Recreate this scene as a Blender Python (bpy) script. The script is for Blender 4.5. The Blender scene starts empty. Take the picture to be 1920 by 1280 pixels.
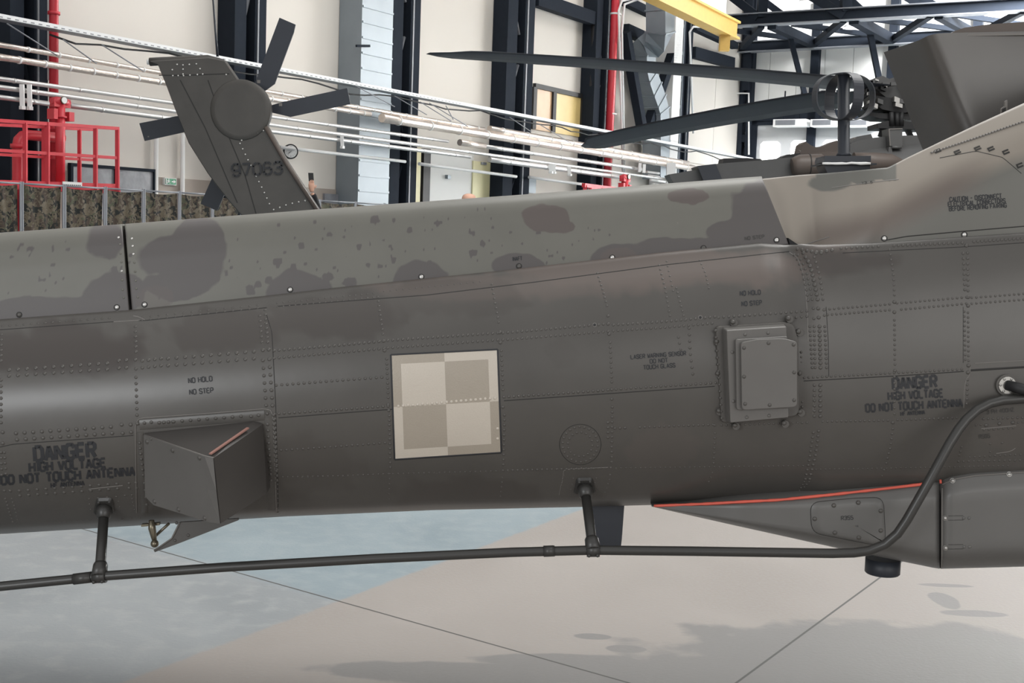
import bpy, bmesh, math, random
import numpy as np
from mathutils import Vector, Matrix, noise
from mathutils.bvhtree import BVHTree

SC = bpy.context.scene
COL = SC.collection
RND = random.Random(7)

# ------------------------------------------------------------------ camera
EYE, FPX = 1.7, 2300.0
_u = Vector((0.035, 1.0, 210.0 / FPX)).normalized()          # world up seen in camera axes
_f = Vector((0, 0, -1)) - _u * Vector((0, 0, -1)).dot(_u)
_f.normalize()                                                # world +Y (level forward)
_r = _f.cross(_u)                                             # world +X
R_CW = Matrix((_r, _f, _u))                                   # camera axes -> world axes
cam_data = bpy.data.cameras.new('camera')
cam_data.sensor_width = 36.0
cam_data.lens = 36.0 * FPX / 1920.0
cam_data.clip_end = 300
cam = bpy.data.objects.new('camera', cam_data)
COL.objects.link(cam)
cam.matrix_world = Matrix.Translation((0, 0, EYE)) @ R_CW.to_4x4()
SC.camera = cam

# ------------------------------------------------------------------ light
SC.view_settings.view_transform = 'Standard'
SC.view_settings.look = 'None'
SC.view_settings.gamma = 1.0
SC.view_settings.use_curve_mapping = False
SC.view_settings.exposure = 0.0
world = bpy.data.worlds.new('hangar_daylight')
SC.world = world
world.use_nodes = True
nt = world.node_tree
nt.nodes.clear()
wo = nt.nodes.new('ShaderNodeOutputWorld')
bg = nt.nodes.new('ShaderNodeBackground')
tc = nt.nodes.new('ShaderNodeTexCoord')
sx = nt.nodes.new('ShaderNodeSeparateXYZ')
rp = nt.nodes.new('ShaderNodeValToRGB')
nt.links.new(tc.outputs['Generated'], sx.inputs[0])
nt.links.new(sx.outputs['Z'], rp.inputs[0])
nt.links.new(rp.outputs[0], bg.inputs[0])
nt.links.new(bg.outputs[0], wo.inputs[0])
e = rp.color_ramp.elements
e[0].position = 0.0; e[0].color = (0.36, 0.36, 0.365, 1)
e[1].position = 0.75; e[1].color = (0.80, 0.80, 0.80, 1)
x = rp.color_ramp.elements.new(0.25); x.color = (0.48, 0.48, 0.485, 1)
bg.inputs[1].default_value = 1.0

def area_light(name, loc, target, sx_, sy_, power, col=(1, 1, 1), spread=180):
    d = bpy.data.lights.new(name, 'AREA')
    d.shape = 'RECTANGLE'; d.size = sx_; d.size_y = sy_; d.energy = power; d.color = col; d.spread = math.radians(spread)
    o = bpy.data.objects.new(name, d); COL.objects.link(o)
    o.location = loc
    o.rotation_euler = (Vector(target) - Vector(loc)).to_track_quat('-Z', 'Y').to_euler()
    return o
# unseen area lights: fills added behind the camera and at the far end, roof lights
area_light('unseen_right_fill', (8, -9, 3.6), (1.5, 5, 1.2), 12, 4.5, 560, (1.0, 0.98, 0.95))  # added fill from behind right, lifts the boom's right side
area_light('unseen_left_fill', (-6.0, -6, 3.0), (-2.0, 4, 1.3), 3.6, 1.8, 400, (0.95, 0.98, 1.0))  # added fill from behind left, gives the boom its sheen
area_light('roof_light_over_aisle', (5, 8.5, 12.0), (3, 6, 0), 13, 7, 1900, (1.0, 0.99, 0.96))
area_light('roof_light_over_wall', (4, 27, 14), (-1, 36, 4), 16, 6, 1350, (1.0, 0.99, 0.96))
area_light('back_wall_fill', (22, 35, 13.0), (27.5, 49, 4), 12, 5, 26000, (1.0, 1.0, 1.0), 110)  # added unseen light that brightens the back wall

# ------------------------------------------------------------------ pixel -> place
CAMP = Vector((0, 0, EYE))
def ray(px, py):
    return R_CW @ Vector((px - 960.0, -(py - 640.0), -FPX))
def at(px, py, y):
    d = ray(px, py)
    return CAMP + d * (y / d.y)
def onplane(px, py, p0, n):
    d = ray(px, py)
    return CAMP + d * ((Vector(p0) - CAMP).dot(n) / d.dot(n))

# ------------------------------------------------------------------ materials
def mat(name, col, rough=0.55, metal=0.0, var=0.12, scale=6.0, bump=0.0, bscale=60.0, spec=0.5, emit=None, estr=0.0, alpha=1.0, coat=0.0):
    m = bpy.data.materials.new(name); m.use_nodes = True
    n = m.node_tree.nodes; l = m.node_tree.links
    b = n['Principled BSDF']
    b.inputs['Roughness'].default_value = rough
    b.inputs['Metallic'].default_value = metal
    b.inputs['Specular IOR Level'].default_value = spec
    if coat: b.inputs['Coat Weight'].default_value = coat
    t = n.new('ShaderNodeTexCoord')
    no = n.new('ShaderNodeTexNoise'); no.inputs['Scale'].default_value = scale; no.inputs['Detail'].default_value = 5
    l.new(t.outputs['Object'], no.inputs['Vector'])
    mx = n.new('ShaderNodeMix'); mx.data_type = 'RGBA'
    mx.inputs[6].default_value = tuple(c * (1 - var) for c in col) + (1,)
    mx.inputs[7].default_value = tuple(min(1, c * (1 + var)) for c in col) + (1,)
    l.new(no.outputs['Fac'], mx.inputs[0]); l.new(mx.outputs[2], b.inputs['Base Color'])
    if bump:
        n2 = n.new('ShaderNodeTexNoise'); n2.inputs['Scale'].default_value = bscale
        l.new(t.outputs['Object'], n2.inputs['Vector'])
        bp = n.new('ShaderNodeBump'); bp.inputs['Strength'].default_value = bump; bp.inputs['Distance'].default_value = 0.01
        l.new(n2.outputs['Fac'], bp.inputs['Height']); l.new(bp.outputs[0], b.inputs['Normal'])
    if emit:
        b.inputs['Emission Color'].default_value = emit + (1,); b.inputs['Emission Strength'].default_value = estr
    m['mix'] = mx.name
    return m

def s2l(*c):
    return tuple((v / 255 / 12.92) if v <= 10 else ((v / 255 + 0.055) / 1.055) ** 2.4 for v in c)

def add_paint(m, cols, edge=(0.42, 0.58)):
    """layer further paint colours over the base colour by point attributes p0, p1 ..."""
    n = m.node_tree.nodes; l = m.node_tree.links
    b = n['Principled BSDF']; cur = b.inputs['Base Color'].links[0].from_socket
    for k, c in enumerate(cols):
        a = n.new('ShaderNodeAttribute'); a.attribute_name = 'p%d' % k
        mr = n.new('ShaderNodeMapRange'); mr.inputs[1].default_value = edge[0]; mr.inputs[2].default_value = edge[1]
        l.new(a.outputs['Fac'], mr.inputs[0])
        mx = n.new('ShaderNodeMix'); mx.data_type = 'RGBA'
        l.new(mr.outputs[0], mx.inputs[0]); l.new(cur, mx.inputs[6]); mx.inputs[7].default_value = c + (1,)
        cur = mx.outputs[2]
    l.new(cur, b.inputs['Base Color'])
    return m

M = {}
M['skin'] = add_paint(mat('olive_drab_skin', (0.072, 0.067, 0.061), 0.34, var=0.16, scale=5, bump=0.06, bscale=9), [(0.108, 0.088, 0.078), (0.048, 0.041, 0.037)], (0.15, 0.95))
M['cover'] = add_paint(mat('grey_green_cover_paint', (0.128, 0.125, 0.108), 0.5, var=0.10, scale=7, bump=0.03, bscale=12),
                       [(0.080, 0.072, 0.070), (0.092, 0.076, 0.070)], (.36, .64))
M['fairing'] = add_paint(mat('tan_green_lit_and_shaded', (0.235, 0.207, 0.174), 0.42, var=0.08, scale=5), [(0.110, 0.108, 0.095), (0.118, 0.094, 0.081)], (0.1, 0.9))  # tan raised for the lit slope, grey-green painted as shade below it
M['seam'] = mat('dark_seam', (0.018, 0.017, 0.016), 0.7)
M['lip'] = mat('worn_lip', (0.15, 0.14, 0.13), 0.5)
M['stencil'] = mat('black_stencil_paint', (0.018, 0.019, 0.022), 0.6, var=0.3, scale=120)
M['stencil_worn'] = mat('worn_stencil_paint', (0.045, 0.043, 0.040), 0.6, var=0.3, scale=120)
M['screw'] = mat('bare_screw_steel', (0.55, 0.54, 0.52), 0.35, metal=0.8)
M['bolt'] = mat('painted_bolt', (0.075, 0.07, 0.064), 0.35)
M['dark'] = mat('dark_grey_green_panel', (0.070, 0.066, 0.062), 0.46, var=0.14, scale=4)
M['shroud'] = mat('brown_grey_shroud_paint', (0.080, 0.074, 0.069), 0.28, var=0.14, scale=5)
M['plate'] = mat('grey_olive_box_paint', (0.112, 0.106, 0.099), 0.42)
M['belly'] = mat('grey_belly_paint', (0.108, 0.105, 0.100), 0.42, var=0.08)
M['housing'] = mat('dark_brown_housing', (0.044, 0.040, 0.037), 0.42)
M['tube'] = mat('dark_olive_tube', (0.034, 0.033, 0.031), 0.38)
M['bluegrey'] = mat('black_blue_composite', (0.021, 0.025, 0.034), 0.5)
M['black'] = mat('matt_black', (0.012, 0.012, 0.013), 0.6)
M['tan_light'] = mat('pale_sand_paint', (0.50, 0.45, 0.385), 0.3, var=0.06, bump=0.12, bscale=220)
M['tan_dark'] = mat('sand_grey_paint', (0.335, 0.295, 0.242), 0.3, var=0.06, bump=0.12, bscale=220)
M['red_sealant'] = mat('orange_red_sealant', (0.62, 0.105, 0.07), 0.5)
M['pink_edge'] = mat('faded_pink_edge_tape', (0.27, 0.14, 0.115), 0.5)
M['brass'] = mat('oily_brass', (0.17, 0.15, 0.11), 0.3, metal=0.7)
M['alu'] = mat('bare_aluminium', (0.42, 0.41, 0.39), 0.35, metal=0.8)
M['brown'] = mat('earth_brown_paint', (0.085, 0.066, 0.056), 0.5, var=0.15)
M['fin'] = mat('charcoal_green_fin_paint', (0.052, 0.048, 0.043), 0.5, var=0.3, scale=3.5)
M['far_grey'] = mat('charcoal_hull_paint', (0.070, 0.070, 0.070), 0.5, var=0.1)
M['steel'] = mat('anthracite_column_paint', (0.0180, 0.0225, 0.0310), 0.8, spec=0.06, var=0.12)
M['steel_light'] = mat('anthracite_lacing_paint', (0.20, 0.21, 0.23), 0.5, var=0.12)
M['red'] = mat('fire_red_paint', (0.52, 0.03, 0.045), 0.4)
M['foil'] = mat('aluminium_foil_lagging', (0.72, 0.64, 0.58), 0.30, metal=0.75, var=0.2, scale=14, bump=0.6, bscale=25)
M['pipe'] = mat('galvanised_pipe', (0.62, 0.61, 0.60), 0.33, metal=0.65, var=0.12)
M['zinc'] = mat('zinc_sheet', (0.235, 0.268, 0.295), 0.45, metal=0.25, var=0.10, scale=2)
M['white'] = mat('white_enamel', (0.80, 0.80, 0.79), 0.45, var=0.03)
M['tray'] = mat('white_cable_tray', (0.82, 0.82, 0.82), 0.4, var=0.04)
M['yellow'] = mat('crane_yellow', (0.66, 0.42, 0.10), 0.5)
M['door_yellow'] = mat('pale_yellow_door', (0.75, 0.70, 0.42), 0.5, var=0.04)
M['skin_tone'] = mat('skin', (0.62, 0.36, 0.26), 0.55, var=0.08)
M['cloth_black'] = mat('black_jacket', (0.012, 0.012, 0.015), 0.85)
M['cloth_navy'] = mat('navy_trousers', (0.02, 0.024, 0.04), 0.85)
M['hair'] = mat('grey_cropped_hair', (0.30, 0.20, 0.15), 0.8)
M['phone'] = mat('black_phone', (0.008, 0.008, 0.010), 0.2)
M['green_sign'] = mat('exit_sign_green', (0.02, 0.22, 0.10), 0.5)
M['tarp'] = mat('grey_plastic_sheet', (0.24, 0.245, 0.265), 0.35, var=0.5, scale=5, bump=0.9, bscale=4)
M['plaster_brown'] = mat('taupe_wall_base', (0.40, 0.345, 0.30), 0.7, var=0.03)
M['window_glow'] = mat('daylit_pane', (0.9, 0.9, 0.9), 0.3, emit=(1, 1, 1), estr=2.2)
M['panel_glow'] = mat('daylit_polycarbonate', (0.9, 0.9, 0.9), 0.4, emit=(1, 1, 1), estr=1.15)

# ------------------------------------------------------------------ mesh building
class MB:
    def __init__(s):
        s.v = []; s.f = []; s.m = []; s.sm = []; s.att = {}
    def face(s, idx, mi=0, smooth=False):
        s.f.append(tuple(idx)); s.m.append(mi); s.sm.append(smooth)
    def add(s, pts):
        b = len(s.v); s.v.extend([Vector(p) for p in pts]); return b
    def grid(s, rows, mi=0, smooth=True, close_u=False):
        n = len(rows[0]); b = s.add([p for r in rows for p in r])
        for i in range(len(rows) - 1):
            for j in range(n if close_u else n - 1):
                j2 = (j + 1) % n
                s.face((b + i * n + j, b + i * n + j2, b + (i + 1) * n + j2, b + (i + 1) * n + j), mi, smooth)
        return b
    def prism(s, poly, off, mi=0, smooth=False):
        n = len(poly); off = Vector(off)
        b = s.add(poly); s.add([Vector(p) + off for p in poly])
        s.face(range(b, b + n), mi); s.face(range(b + 2 * n - 1, b + n - 1, -1), mi)
        for i in range(n):
            j = (i + 1) % n
            s.face((b + i, b + i + n, b + j + n, b + j), mi, smooth)
    def loft(s, loops, mi=0, smooth=False, cap=True):
        n = len(loops[0]); b = s.add([p for l in loops for p in l])
        for k in range(len(loops) - 1):
            for i in range(n):
                j = (i + 1) % n
                s.face((b + k * n + i, b + (k + 1) * n + i, b + (k + 1) * n + j, b + k * n + j), mi, smooth)
        if cap:
            s.face(range(b + n - 1, b - 1, -1), mi)
            e = b + (len(loops) - 1) * n
            s.face(range(e, e + n), mi)
    def box(s, c, ax, ay, az, mi=0):
        c = Vector(c); ax = Vector(ax); ay = Vector(ay); az = Vector(az)
        s.prism([c - ax - az - ay, c + ax - az - ay, c + ax + az - ay, c - ax + az - ay], ay * 2, mi)
    def abox(s, x0, x1, y0, y1, z0, z1, mi=0):
        s.prism([(x0, y0, z0), (x1, y0, z0), (x1, y0, z1), (x0, y0, z1)], (0, y1 - y0, 0), mi)
    def tube(s, pts, r, n=10, mi=0, caps=True, smooth=True):
        pts = [Vector(p) for p in pts]
        rs = r if isinstance(r, (list, tuple)) else [r] * len(pts)
        t0 = (pts[1] - pts[0]).normalized()
        up = Vector((0, 0, 1)) if abs(t0.z) < 0.9 else Vector((1, 0, 0))
        nx = t0.cross(up).normalized()
        rows = []
        for i, p in enumerate(pts):
            if i == 0: t = pts[1] - pts[0]
            elif i == len(pts) - 1: t = pts[-1] - pts[-2]
            else: t = (pts[i + 1] - pts[i]).normalized() + (pts[i] - pts[i - 1]).normalized()
            t.normalize()
            nx = (nx - t * nx.dot(t)).normalized(); ny = t.cross(nx)
            rows.append([p + (nx * math.cos(a) + ny * math.sin(a)) * rs[i] for a in [2 * math.pi * k / n for k in range(n)]])
        b = s.grid(rows, mi, smooth, close_u=True)
        if caps:
            s.face(range(b + n - 1, b - 1, -1), mi)
            e = b + (len(rows) - 1) * n; s.face(range(e, e + n), mi)
    def bar(s, a, b_, w, h, mi=0, up=None):
        a = Vector(a); b_ = Vector(b_); t = (b_ - a).normalized()
        u = Vector(up) if up else (Vector((0, 0, 1)) if abs(t.z) < 0.95 else Vector((0, 1, 0)))
        sd = t.cross(u).normalized(); u = sd.cross(t).normalized()
        s.prism([a - sd * w / 2 - u * h / 2, a + sd * w / 2 - u * h / 2, a + sd * w / 2 + u * h / 2, a - sd * w / 2 + u * h / 2], b_ - a, mi)
    def dome(s, c, nrm, r, h=None, n=8, mi=0):
        h = h if h is not None else r * 0.55
        nrm = Vector(nrm).normalized()
        u = nrm.cross(Vector((0.13, 0.2, 1))).normalized(); w = nrm.cross(u)
        c = Vector(c) - nrm * 0.0006
        rings = []
        for rr, hh in ((1.0, 0.0), (0.92, 0.45), (0.6, 0.85)):
            rings.append([c + (u * math.cos(a) + w * math.sin(a)) * r * rr + nrm * h * hh for a in [2 * math.pi * k / n for k in range(n)]])
        b = s.grid(rings, mi, True, close_u=True)
        t = s.add([c + nrm * h])
        for k in range(n): s.face((b + 2 * n + k, b + 2 * n + (k + 1) % n, t), mi, True)
    def disc(s, c, nrm, r, h, n=16, mi=0, r2=None):
        nrm = Vector(nrm).normalized()
        u = nrm.cross(Vector((0.13, 0.2, 1))).normalized(); w = nrm.cross(u); c = Vector(c)
        l0 = [c + (u * math.cos(a) + w * math.sin(a)) * r for a in [2 * math.pi * k / n for k in range(n)]]
        l1 = [c + nrm * h + (u * math.cos(a) + w * math.sin(a)) * (r2 or r) for a in [2 * math.pi * k / n for k in range(n)]]
        s.loft([l0, l1], mi, False)
    def build(s, name, mats, parent=None, attrs=None, fix=True):
        if not isinstance(mats, (list, tuple)): mats = [mats]
        me = bpy.data.meshes.new(name)
        if parent is not None:
            org = world_loc(parent)
        else:
            xs = [p.x for p in s.v]; ys = [p.y for p in s.v]; zs = [p.z for p in s.v]
            org = Vector(((min(xs) + max(xs)) / 2, (min(ys) + max(ys)) / 2, min(zs)))
        me.from_pydata([p - org for p in s.v], [], s.f)
        for m in mats: me.materials.append(M[m] if isinstance(m, str) else m)
        me.polygons.foreach_set('material_index', s.m)
        me.polygons.foreach_set('use_smooth', s.sm)
        if attrs:
            for k, vals in attrs.items():
                a = me.attributes.new(k, 'FLOAT', 'POINT')
                arr = np.zeros(len(s.v), dtype=np.float32); arr[:len(vals)] = vals
                a.data.foreach_set('value', arr)
        if fix:
            bm = bmesh.new(); bm.from_mesh(me); bmesh.ops.recalc_face_normals(bm, faces=bm.faces); bm.to_mesh(me); bm.free()
        me.update()
        o = bpy.data.objects.new(name, me); COL.objects.link(o)
        if parent is not None: o.parent = parent
        else: o.location = org
        return o

def world_loc(o):
    v = Vector((0, 0, 0))
    while o is not None:
        v += Vector(o.location); o = o.parent
    return v
def tag(o, label=None, cat=None, group=None, kind=None):
    if label: o['label'] = label
    if cat: o['category'] = cat
    if group: o['group'] = group
    if kind: o['kind'] = kind
    return o
def thing(name, loc, label, cat, group=None):
    o = bpy.data.objects.new(name, None); o.empty_display_size = 0.2
    COL.objects.link(o); o.location = loc
    return tag(o, label, cat, group)
def lerp(tab, x):
    return float(np.interp(x, [a for a, _ in tab], [b for _, b in tab]))
def along(pts, step=None, n=None):
    """points spread evenly along a pixel polyline"""
    P = [np.array(p, float) for p in pts]
    L = [np.linalg.norm(P[i + 1] - P[i]) for i in range(len(P) - 1)]
    T = sum(L); k = n if n else max(2, int(round(T / step)) + 1)
    out = []
    for q in range(k):
        d = T * q / (k - 1)
        for i, l in enumerate(L):
            if d <= l + 1e-6 or i == len(L) - 1:
                out.append(tuple(P[i] + (P[i + 1] - P[i]) * (d / l))); break
            d -= l
    return out
def smooth01(a, b, x):
    t = min(1, max(0, (x - a) / (b - a))); return t * t * (3 - 2 * t)

# stencil lettering: strokes on a 0..0.6 by 0..1 cell
G = {
 'A': [[(0,0),(.3,1)],[(.3,1),(.6,0)],[(.16,.32),(.44,.32)]], 'B': [[(0,0),(0,1)],[(0,1),(.45,1),(.56,.85),(.56,.65),(.4,.52),(.1,.52)],[(.4,.52),(.6,.38),(.6,.15),(.48,0),(.1,0)]],
 'C': [[(.6,.8),(.45,1),(.15,1),(0,.8),(0,.56)],[(0,.44),(0,.2),(.15,0),(.45,0),(.6,.2)]], 'D': [[(0,0),(0,1)],[(.1,1),(.42,1),(.6,.8),(.6,.2),(.42,0),(.1,0)]],
 'E': [[(0,0),(0,1)],[(.1,1),(.58,1)],[(.1,.52),(.48,.52)],[(.1,0),(.58,0)]], 'F': [[(0,0),(0,1)],[(.1,1),(.58,1)],[(.1,.52),(.48,.52)]],
 'G': [[(.6,.82),(.45,1),(.15,1),(0,.8),(0,.56)],[(0,.44),(0,.2),(.15,0),(.45,0),(.6,.15),(.6,.45),(.36,.45)]], 'H': [[(0,0),(0,1)],[(.6,0),(.6,1)],[(.1,.5),(.5,.5)]],
 'I': [[(.3,0),(.3,1)]], 'K': [[(0,0),(0,1)],[(.1,.5),(.58,1)],[(.22,.58),(.6,0)]], 'L': [[(0,1),(0,0)],[(.1,0),(.58,0)]],
 'M': [[(0,0),(0,1)],[(0,1),(.3,.4),(.6,1)],[(.6,1),(.6,0)]], 'N': [[(0,0),(0,1)],[(.04,.96),(.56,.04)],[(.6,0),(.6,1)]],
 'O': [[(.25,1),(.15,1),(0,.8),(0,.2),(.15,0),(.25,0)],[(.35,0),(.45,0),(.6,.2),(.6,.8),(.45,1),(.35,1)]], 'P': [[(0,0),(0,1)],[(.1,1),(.45,1),(.6,.86),(.6,.6),(.45,.46),(.1,.46)]],
 'R': [[(0,0),(0,1)],[(.1,1),(.45,1),(.6,.86),(.6,.64),(.45,.5),(.1,.5)],[(.32,.48),(.6,0)]], 'S': [[(.6,.82),(.45,1),(.15,1),(0,.84),(0,.66),(.15,.53),(.28,.51)],[(.34,.49),(.45,.46),(.6,.34),(.6,.16),(.45,0),(.15,0),(0,.18)]],
 'T': [[(0,1),(.26,1)],[(.34,1),(.6,1)],[(.3,.92),(.3,0)]], 'U': [[(0,1),(0,.2),(.15,0),(.26,0)],[(.34,0),(.45,0),(.6,.2),(.6,1)]], 'V': [[(0,1),(.27,0)],[(.6,1),(.33,0)]],
 'W': [[(0,1),(.14,0)],[(.14,0),(.3,.6)],[(.3,.6),(.46,0)],[(.46,0),(.6,1)]], 'X': [[(0,0),(.6,1)],[(0,1),(.26,.56)],[(.34,.44),(.6,0)]], 'Y': [[(0,1),(.28,.52)],[(.6,1),(.32,.52)],[(.3,.45),(.3,0)]], 'Z': [[(0,1),(.6,1)],[(.56,.95),(.04,.05)],[(0,0),(.6,0)]],
 '-': [[(.08,.5),(.52,.5)]], '0': [[(.25,1),(.12,.94),(0,.75),(0,.25),(.12,.06),(.25,0)],[(.35,0),(.48,.06),(.6,.25),(.6,.75),(.48,.94),(.35,1)]],
 '3': [[(0,.85),(.15,1),(.45,1),(.6,.84),(.6,.66),(.45,.53),(.22,.53)],[(.45,.5),(.6,.36),(.6,.16),(.45,0),(.15,0),(0,.15)]], '4': [[(.44,0),(.44,1)],[(.4,.95),(0,.32)],[(0,.3),(.6,.3)]],
 '5': [[(.56,1),(.04,1),(.02,.56)],[(.02,.56),(.42,.6),(.6,.42),(.6,.18),(.45,0),(.15,0),(0,.15)]], '6': [[(.56,.85),(.42,1),(.15,1),(0,.8),(0,.2),(.15,0),(.45,0),(.6,.18),(.6,.4),(.45,.56),(.1,.54)]],
 '7': [[(0,1),(.6,1)],[(.58,.95),(.24,0)]], '9': [[(.04,.15),(.18,0),(.45,0),(.6,.2),(.6,.8),(.45,1),(.15,1),(0,.82),(0,.6),(.15,.44),(.5,.46)]], '2': [[(0,.8),(.15,1),(.45,1),(.6,.82),(.6,.62),(0,.05)],[(0,0),(.6,0)]],
}
def lettering(mb, text, p0, p1, h, put, wt=0.16, mi=0, flip=False):
    """stencil text whose baseline runs from pixel p0 to p1, cap height h pixels; put(px, py) gives the point on the surface"""
    p0 = np.array(p0, float); p1 = np.array(p1, float)
    adv = [0.55 if c == ' ' else (0.42 if c == 'I' else 0.82) for c in text]
    tot = sum(adv) - 0.22
    d = p1 - p0; L = np.linalg.norm(d); d /= L
    up = np.array((d[1], -d[0])); 
    if up[1] > 0: up = -up
    sx_ = L / tot; x = 0.0
    for c, a in zip(text, adv):
        x0 = x - (0.12 if c == 'I' else 0)
        for st in G.get(c, []):
            for (ax, ay), (bx, by) in zip(st[:-1], st[1:]):
                A = np.array(((x0 + ax) * sx_, ay * h)); B = np.array(((x0 + bx) * sx_, by * h))
                t = B - A; ln = np.linalg.norm(t)
                if ln < 1e-6: continue
                t /= ln; nn = np.array((-t[1], t[0])) * (wt * h * 0.5 if abs(t[0]) > .8 else wt * min(h, sx_ * 1.15) * 0.5)
                if len(st) > 2: A = A - t * wt * h * 0.2; B = B + t * wt * h * 0.2
                k = max(1, int(ln / 3.5))
                rows = []
                for q in range(k + 1):
                    P = A + (B - A) * q / k
                    r = []
                    for sgn in (-1, 1):
                        Q = P + nn * sgn
                        w = p0 + d * Q[0] + up * Q[1]
                        r.append(put(w[0], w[1]))
                    rows.append(r)
                if all(p is not None for r in rows for p in r): mb.grid(rows, mi, True)
        x += a
# ================================================================== floor first (structure)
WTH = math.atan2(2430 - 960, FPX) 
_vp = ray(2430, 481); WDIR = Vector((_vp.x, _vp.y, 0)).normalized()
WN = Vector((WDIR.y, -WDIR.x, 0))
if WN.dot(Vector((9.8, -23.4, 0))) < 0: WN = -WN
W0 = at(0, 397, 23.4); W0.z = 0
def W(t, off, z): return W0 + WDIR * t + WN * off + Vector((0, 0, z))
def wray(px, py, off=0.0):
    p = onplane(px, py, W0 + WN * off, WN)
    return (p - W0).dot(WDIR), p.z
def floor_at(px, py): return onplane(px, py, (0, 0, 0), Vector((0, 0, 1)))

# ================================================================== near helicopter
D = 4.0
HEL = thing('helicopter', at(960, 900, D + .42) * 1.0, 'nearest helicopter, dark olive tail boom filling the picture with pale checkered square', 'helicopter')
HEL.location.z = 0.0

T_TAB = [(-1000, 690), (-160, 613), (0, 600), (240, 583), (500, 556), (640, 540), (933, 510), (1253, 474), (1440, 456), (1490, 460), (1560, 461), (1660, 456), (1920, 437), (2060, 430), (4400, 370)]
S_TAB = [(-1000, 1065), (-160, 1009), (0, 1000), (520, 968), (800, 956), (1080, 950), (1222, 946), (1500, 945), (1750, 940), (2060, 935), (4400, 915)]
PB = [(0, .17), (.03, .150), (.1, .095), (.18, .055), (.28, .025), (.4, .005), (.5, 0), (.6, .003), (.7, .02), (.8, .055), (.88, .10), (.94, .15), (.98, .2), (1, .26)]
PFU = [(0, .075), (.1, .045), (.3, .012), (.5, 0), (.65, .004), (.78, .03), (.88, .07), (.95, .12), (1, .2)]
FS = [0, .015] + [round(.03 + .0245 * k, 4) for k in range(38)] + [.955, .97, .98, .99, 1.0]
def smooth_tab(tab):
    X = np.array([a for a, _ in tab]); Y = np.array([b for _, b in tab]); m = np.gradient(Y, X)
    def f(x):
        i = int(min(max(np.searchsorted(X, x) - 1, 0), len(X) - 2)); h = X[i + 1] - X[i]; t = (x - X[i]) / h
        return float((2*t**3-3*t**2+1)*Y[i] + (t**3-2*t**2+t)*h*m[i] + (-2*t**3+3*t**2)*Y[i+1] + (t**3-t**2)*h*m[i+1])
    return f
PBF, PFF = smooth_tab(PB), smooth_tab(PFU)
def skin_pt(px, f):
    t = lerp(T_TAB, px); s = lerp(S_TAB, px); y = t + f * (s - t)
    w = smooth01(1475, 1540, px)
    yl = PBF(f) * (1 - w) + PFF(f) * w - 0.02 * smooth01(1520, 1900, px)
    return at(px + .05 * (y - 700), y, D + yl)
cols = list(np.arange(-1000, -160, 60)) + list(np.arange(-160, 2062, 8.0)) + list(np.arange(2080, 2700, 60)) + list(np.arange(2760, 3700, 180))
near_rows = [[skin_pt(px, f) for f in FS] for px in cols]
sk = MB()
rows = []
for r in near_rows:
    mirror = [Vector((p.x, 2 * (D + .42) - p.y, p.z)) for p in r]
    mid = Vector((r[-1].x, D + .42, r[-1].z - .02))
    topm = Vector((r[0].x, D + .42, r[0].z + .01))
    rows.append(r + [mid] + mirror[::-1] + [topm])
b0 = sk.grid(rows, 0, True, close_u=True)
nn = len(rows[0]); e0 = b0 + (len(rows) - 1) * nn
sk.face(range(b0, b0 + nn)); sk.face(range(e0, e0 + nn))
# BVH of the near side only
bv = [p for r in near_rows for p in r]; nf = len(FS)
SKIN = BVHTree.FromPolygons(bv, [(i * nf + j, i * nf + j + 1, (i + 1) * nf + j + 1, (i + 1) * nf + j) for i in range(len(cols) - 1) for j in range(nf - 1)])
def hit(bvh, px, py):
    d = ray(px, py).normalized()
    loc, nrm, idx, dist = bvh.ray_cast(CAMP, d)
    if loc is None: return None, None
    if nrm.dot(d) > 0: nrm = -nrm
    return loc, nrm
def putter(bvh, off):
    def f(px, py):
        l, n = hit(bvh, px, py)
        return None if l is None else l + n * off
    return f
sput = putter(SKIN, .0009)
def ribbon(mb, bvh, pts, wpx, off, mi, step=8):
    P = along(pts, step)
    if len(P) < 2: return
    rows = []
    for i, p in enumerate(P):
        a = np.array(P[max(0, i - 1)]); b = np.array(P[min(len(P) - 1, i + 1)])
        t = (b - a) / max(1e-6, np.linalg.norm(b - a)); n = np.array((-t[1], t[0])) * wpx / 2
        q = []
        for sgn, o in ((-1, 0.0), (-.8, off), (.8, off), (1, 0.0)):
            l, nr = hit(bvh, p[0] + n[0] * sgn, p[1] + n[1] * sgn)
            if l is None: q = None; break
            q.append(l + nr * o)
        if q: rows.append(q)
    if len(rows) > 1: mb.grid(rows, mi, True)

# ---- rivets (surface pattern of the skin)
RIV = []          # (px, py, radius px)
def rv(pts, step, r=3.1): RIV.extend((x, y, r) for x, y in along(pts, step))
rv([(17, 693.5), (201, 681)], 16.7, 3.8); rv([(17, 704.4), (201, 692)], 16.7, 3.8)
RIV += [(223, 676, 3.8), (237, 675, 3.8), (223, 690, 3.8), (237, 689, 3.8)]
for dy in (0, 13):
    rv([(267, 676 + dy), (302, 672 + dy)], 11.5, 3.6); rv([(315, 672 + dy), (476, 659 + dy)], 16.1, 3.8)
RIV += [(493, 656, 4), (504, 655, 4), (493, 675, 4), (505, 673, 4)]
rv([(514, 657), (635, 647), (720, 639)], 9.4); rv([(514, 671), (640, 660), (720, 653)], 9.4)
rv([(727, 638), (933, 624)], 9.3, 2.9); rv([(727, 652), (933, 637)], 9.3, 2.9)
rv([(943, 624), (1140, 607)], 9.0, 2.8); rv([(943, 637), (1140, 621)], 9.0, 2.8)
rv([(1150, 609), (1253, 602), (1340, 594)], 9.0, 2.8); rv([(1150, 620), (1253, 613), (1335, 606)], 9.0, 2.8)
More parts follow.
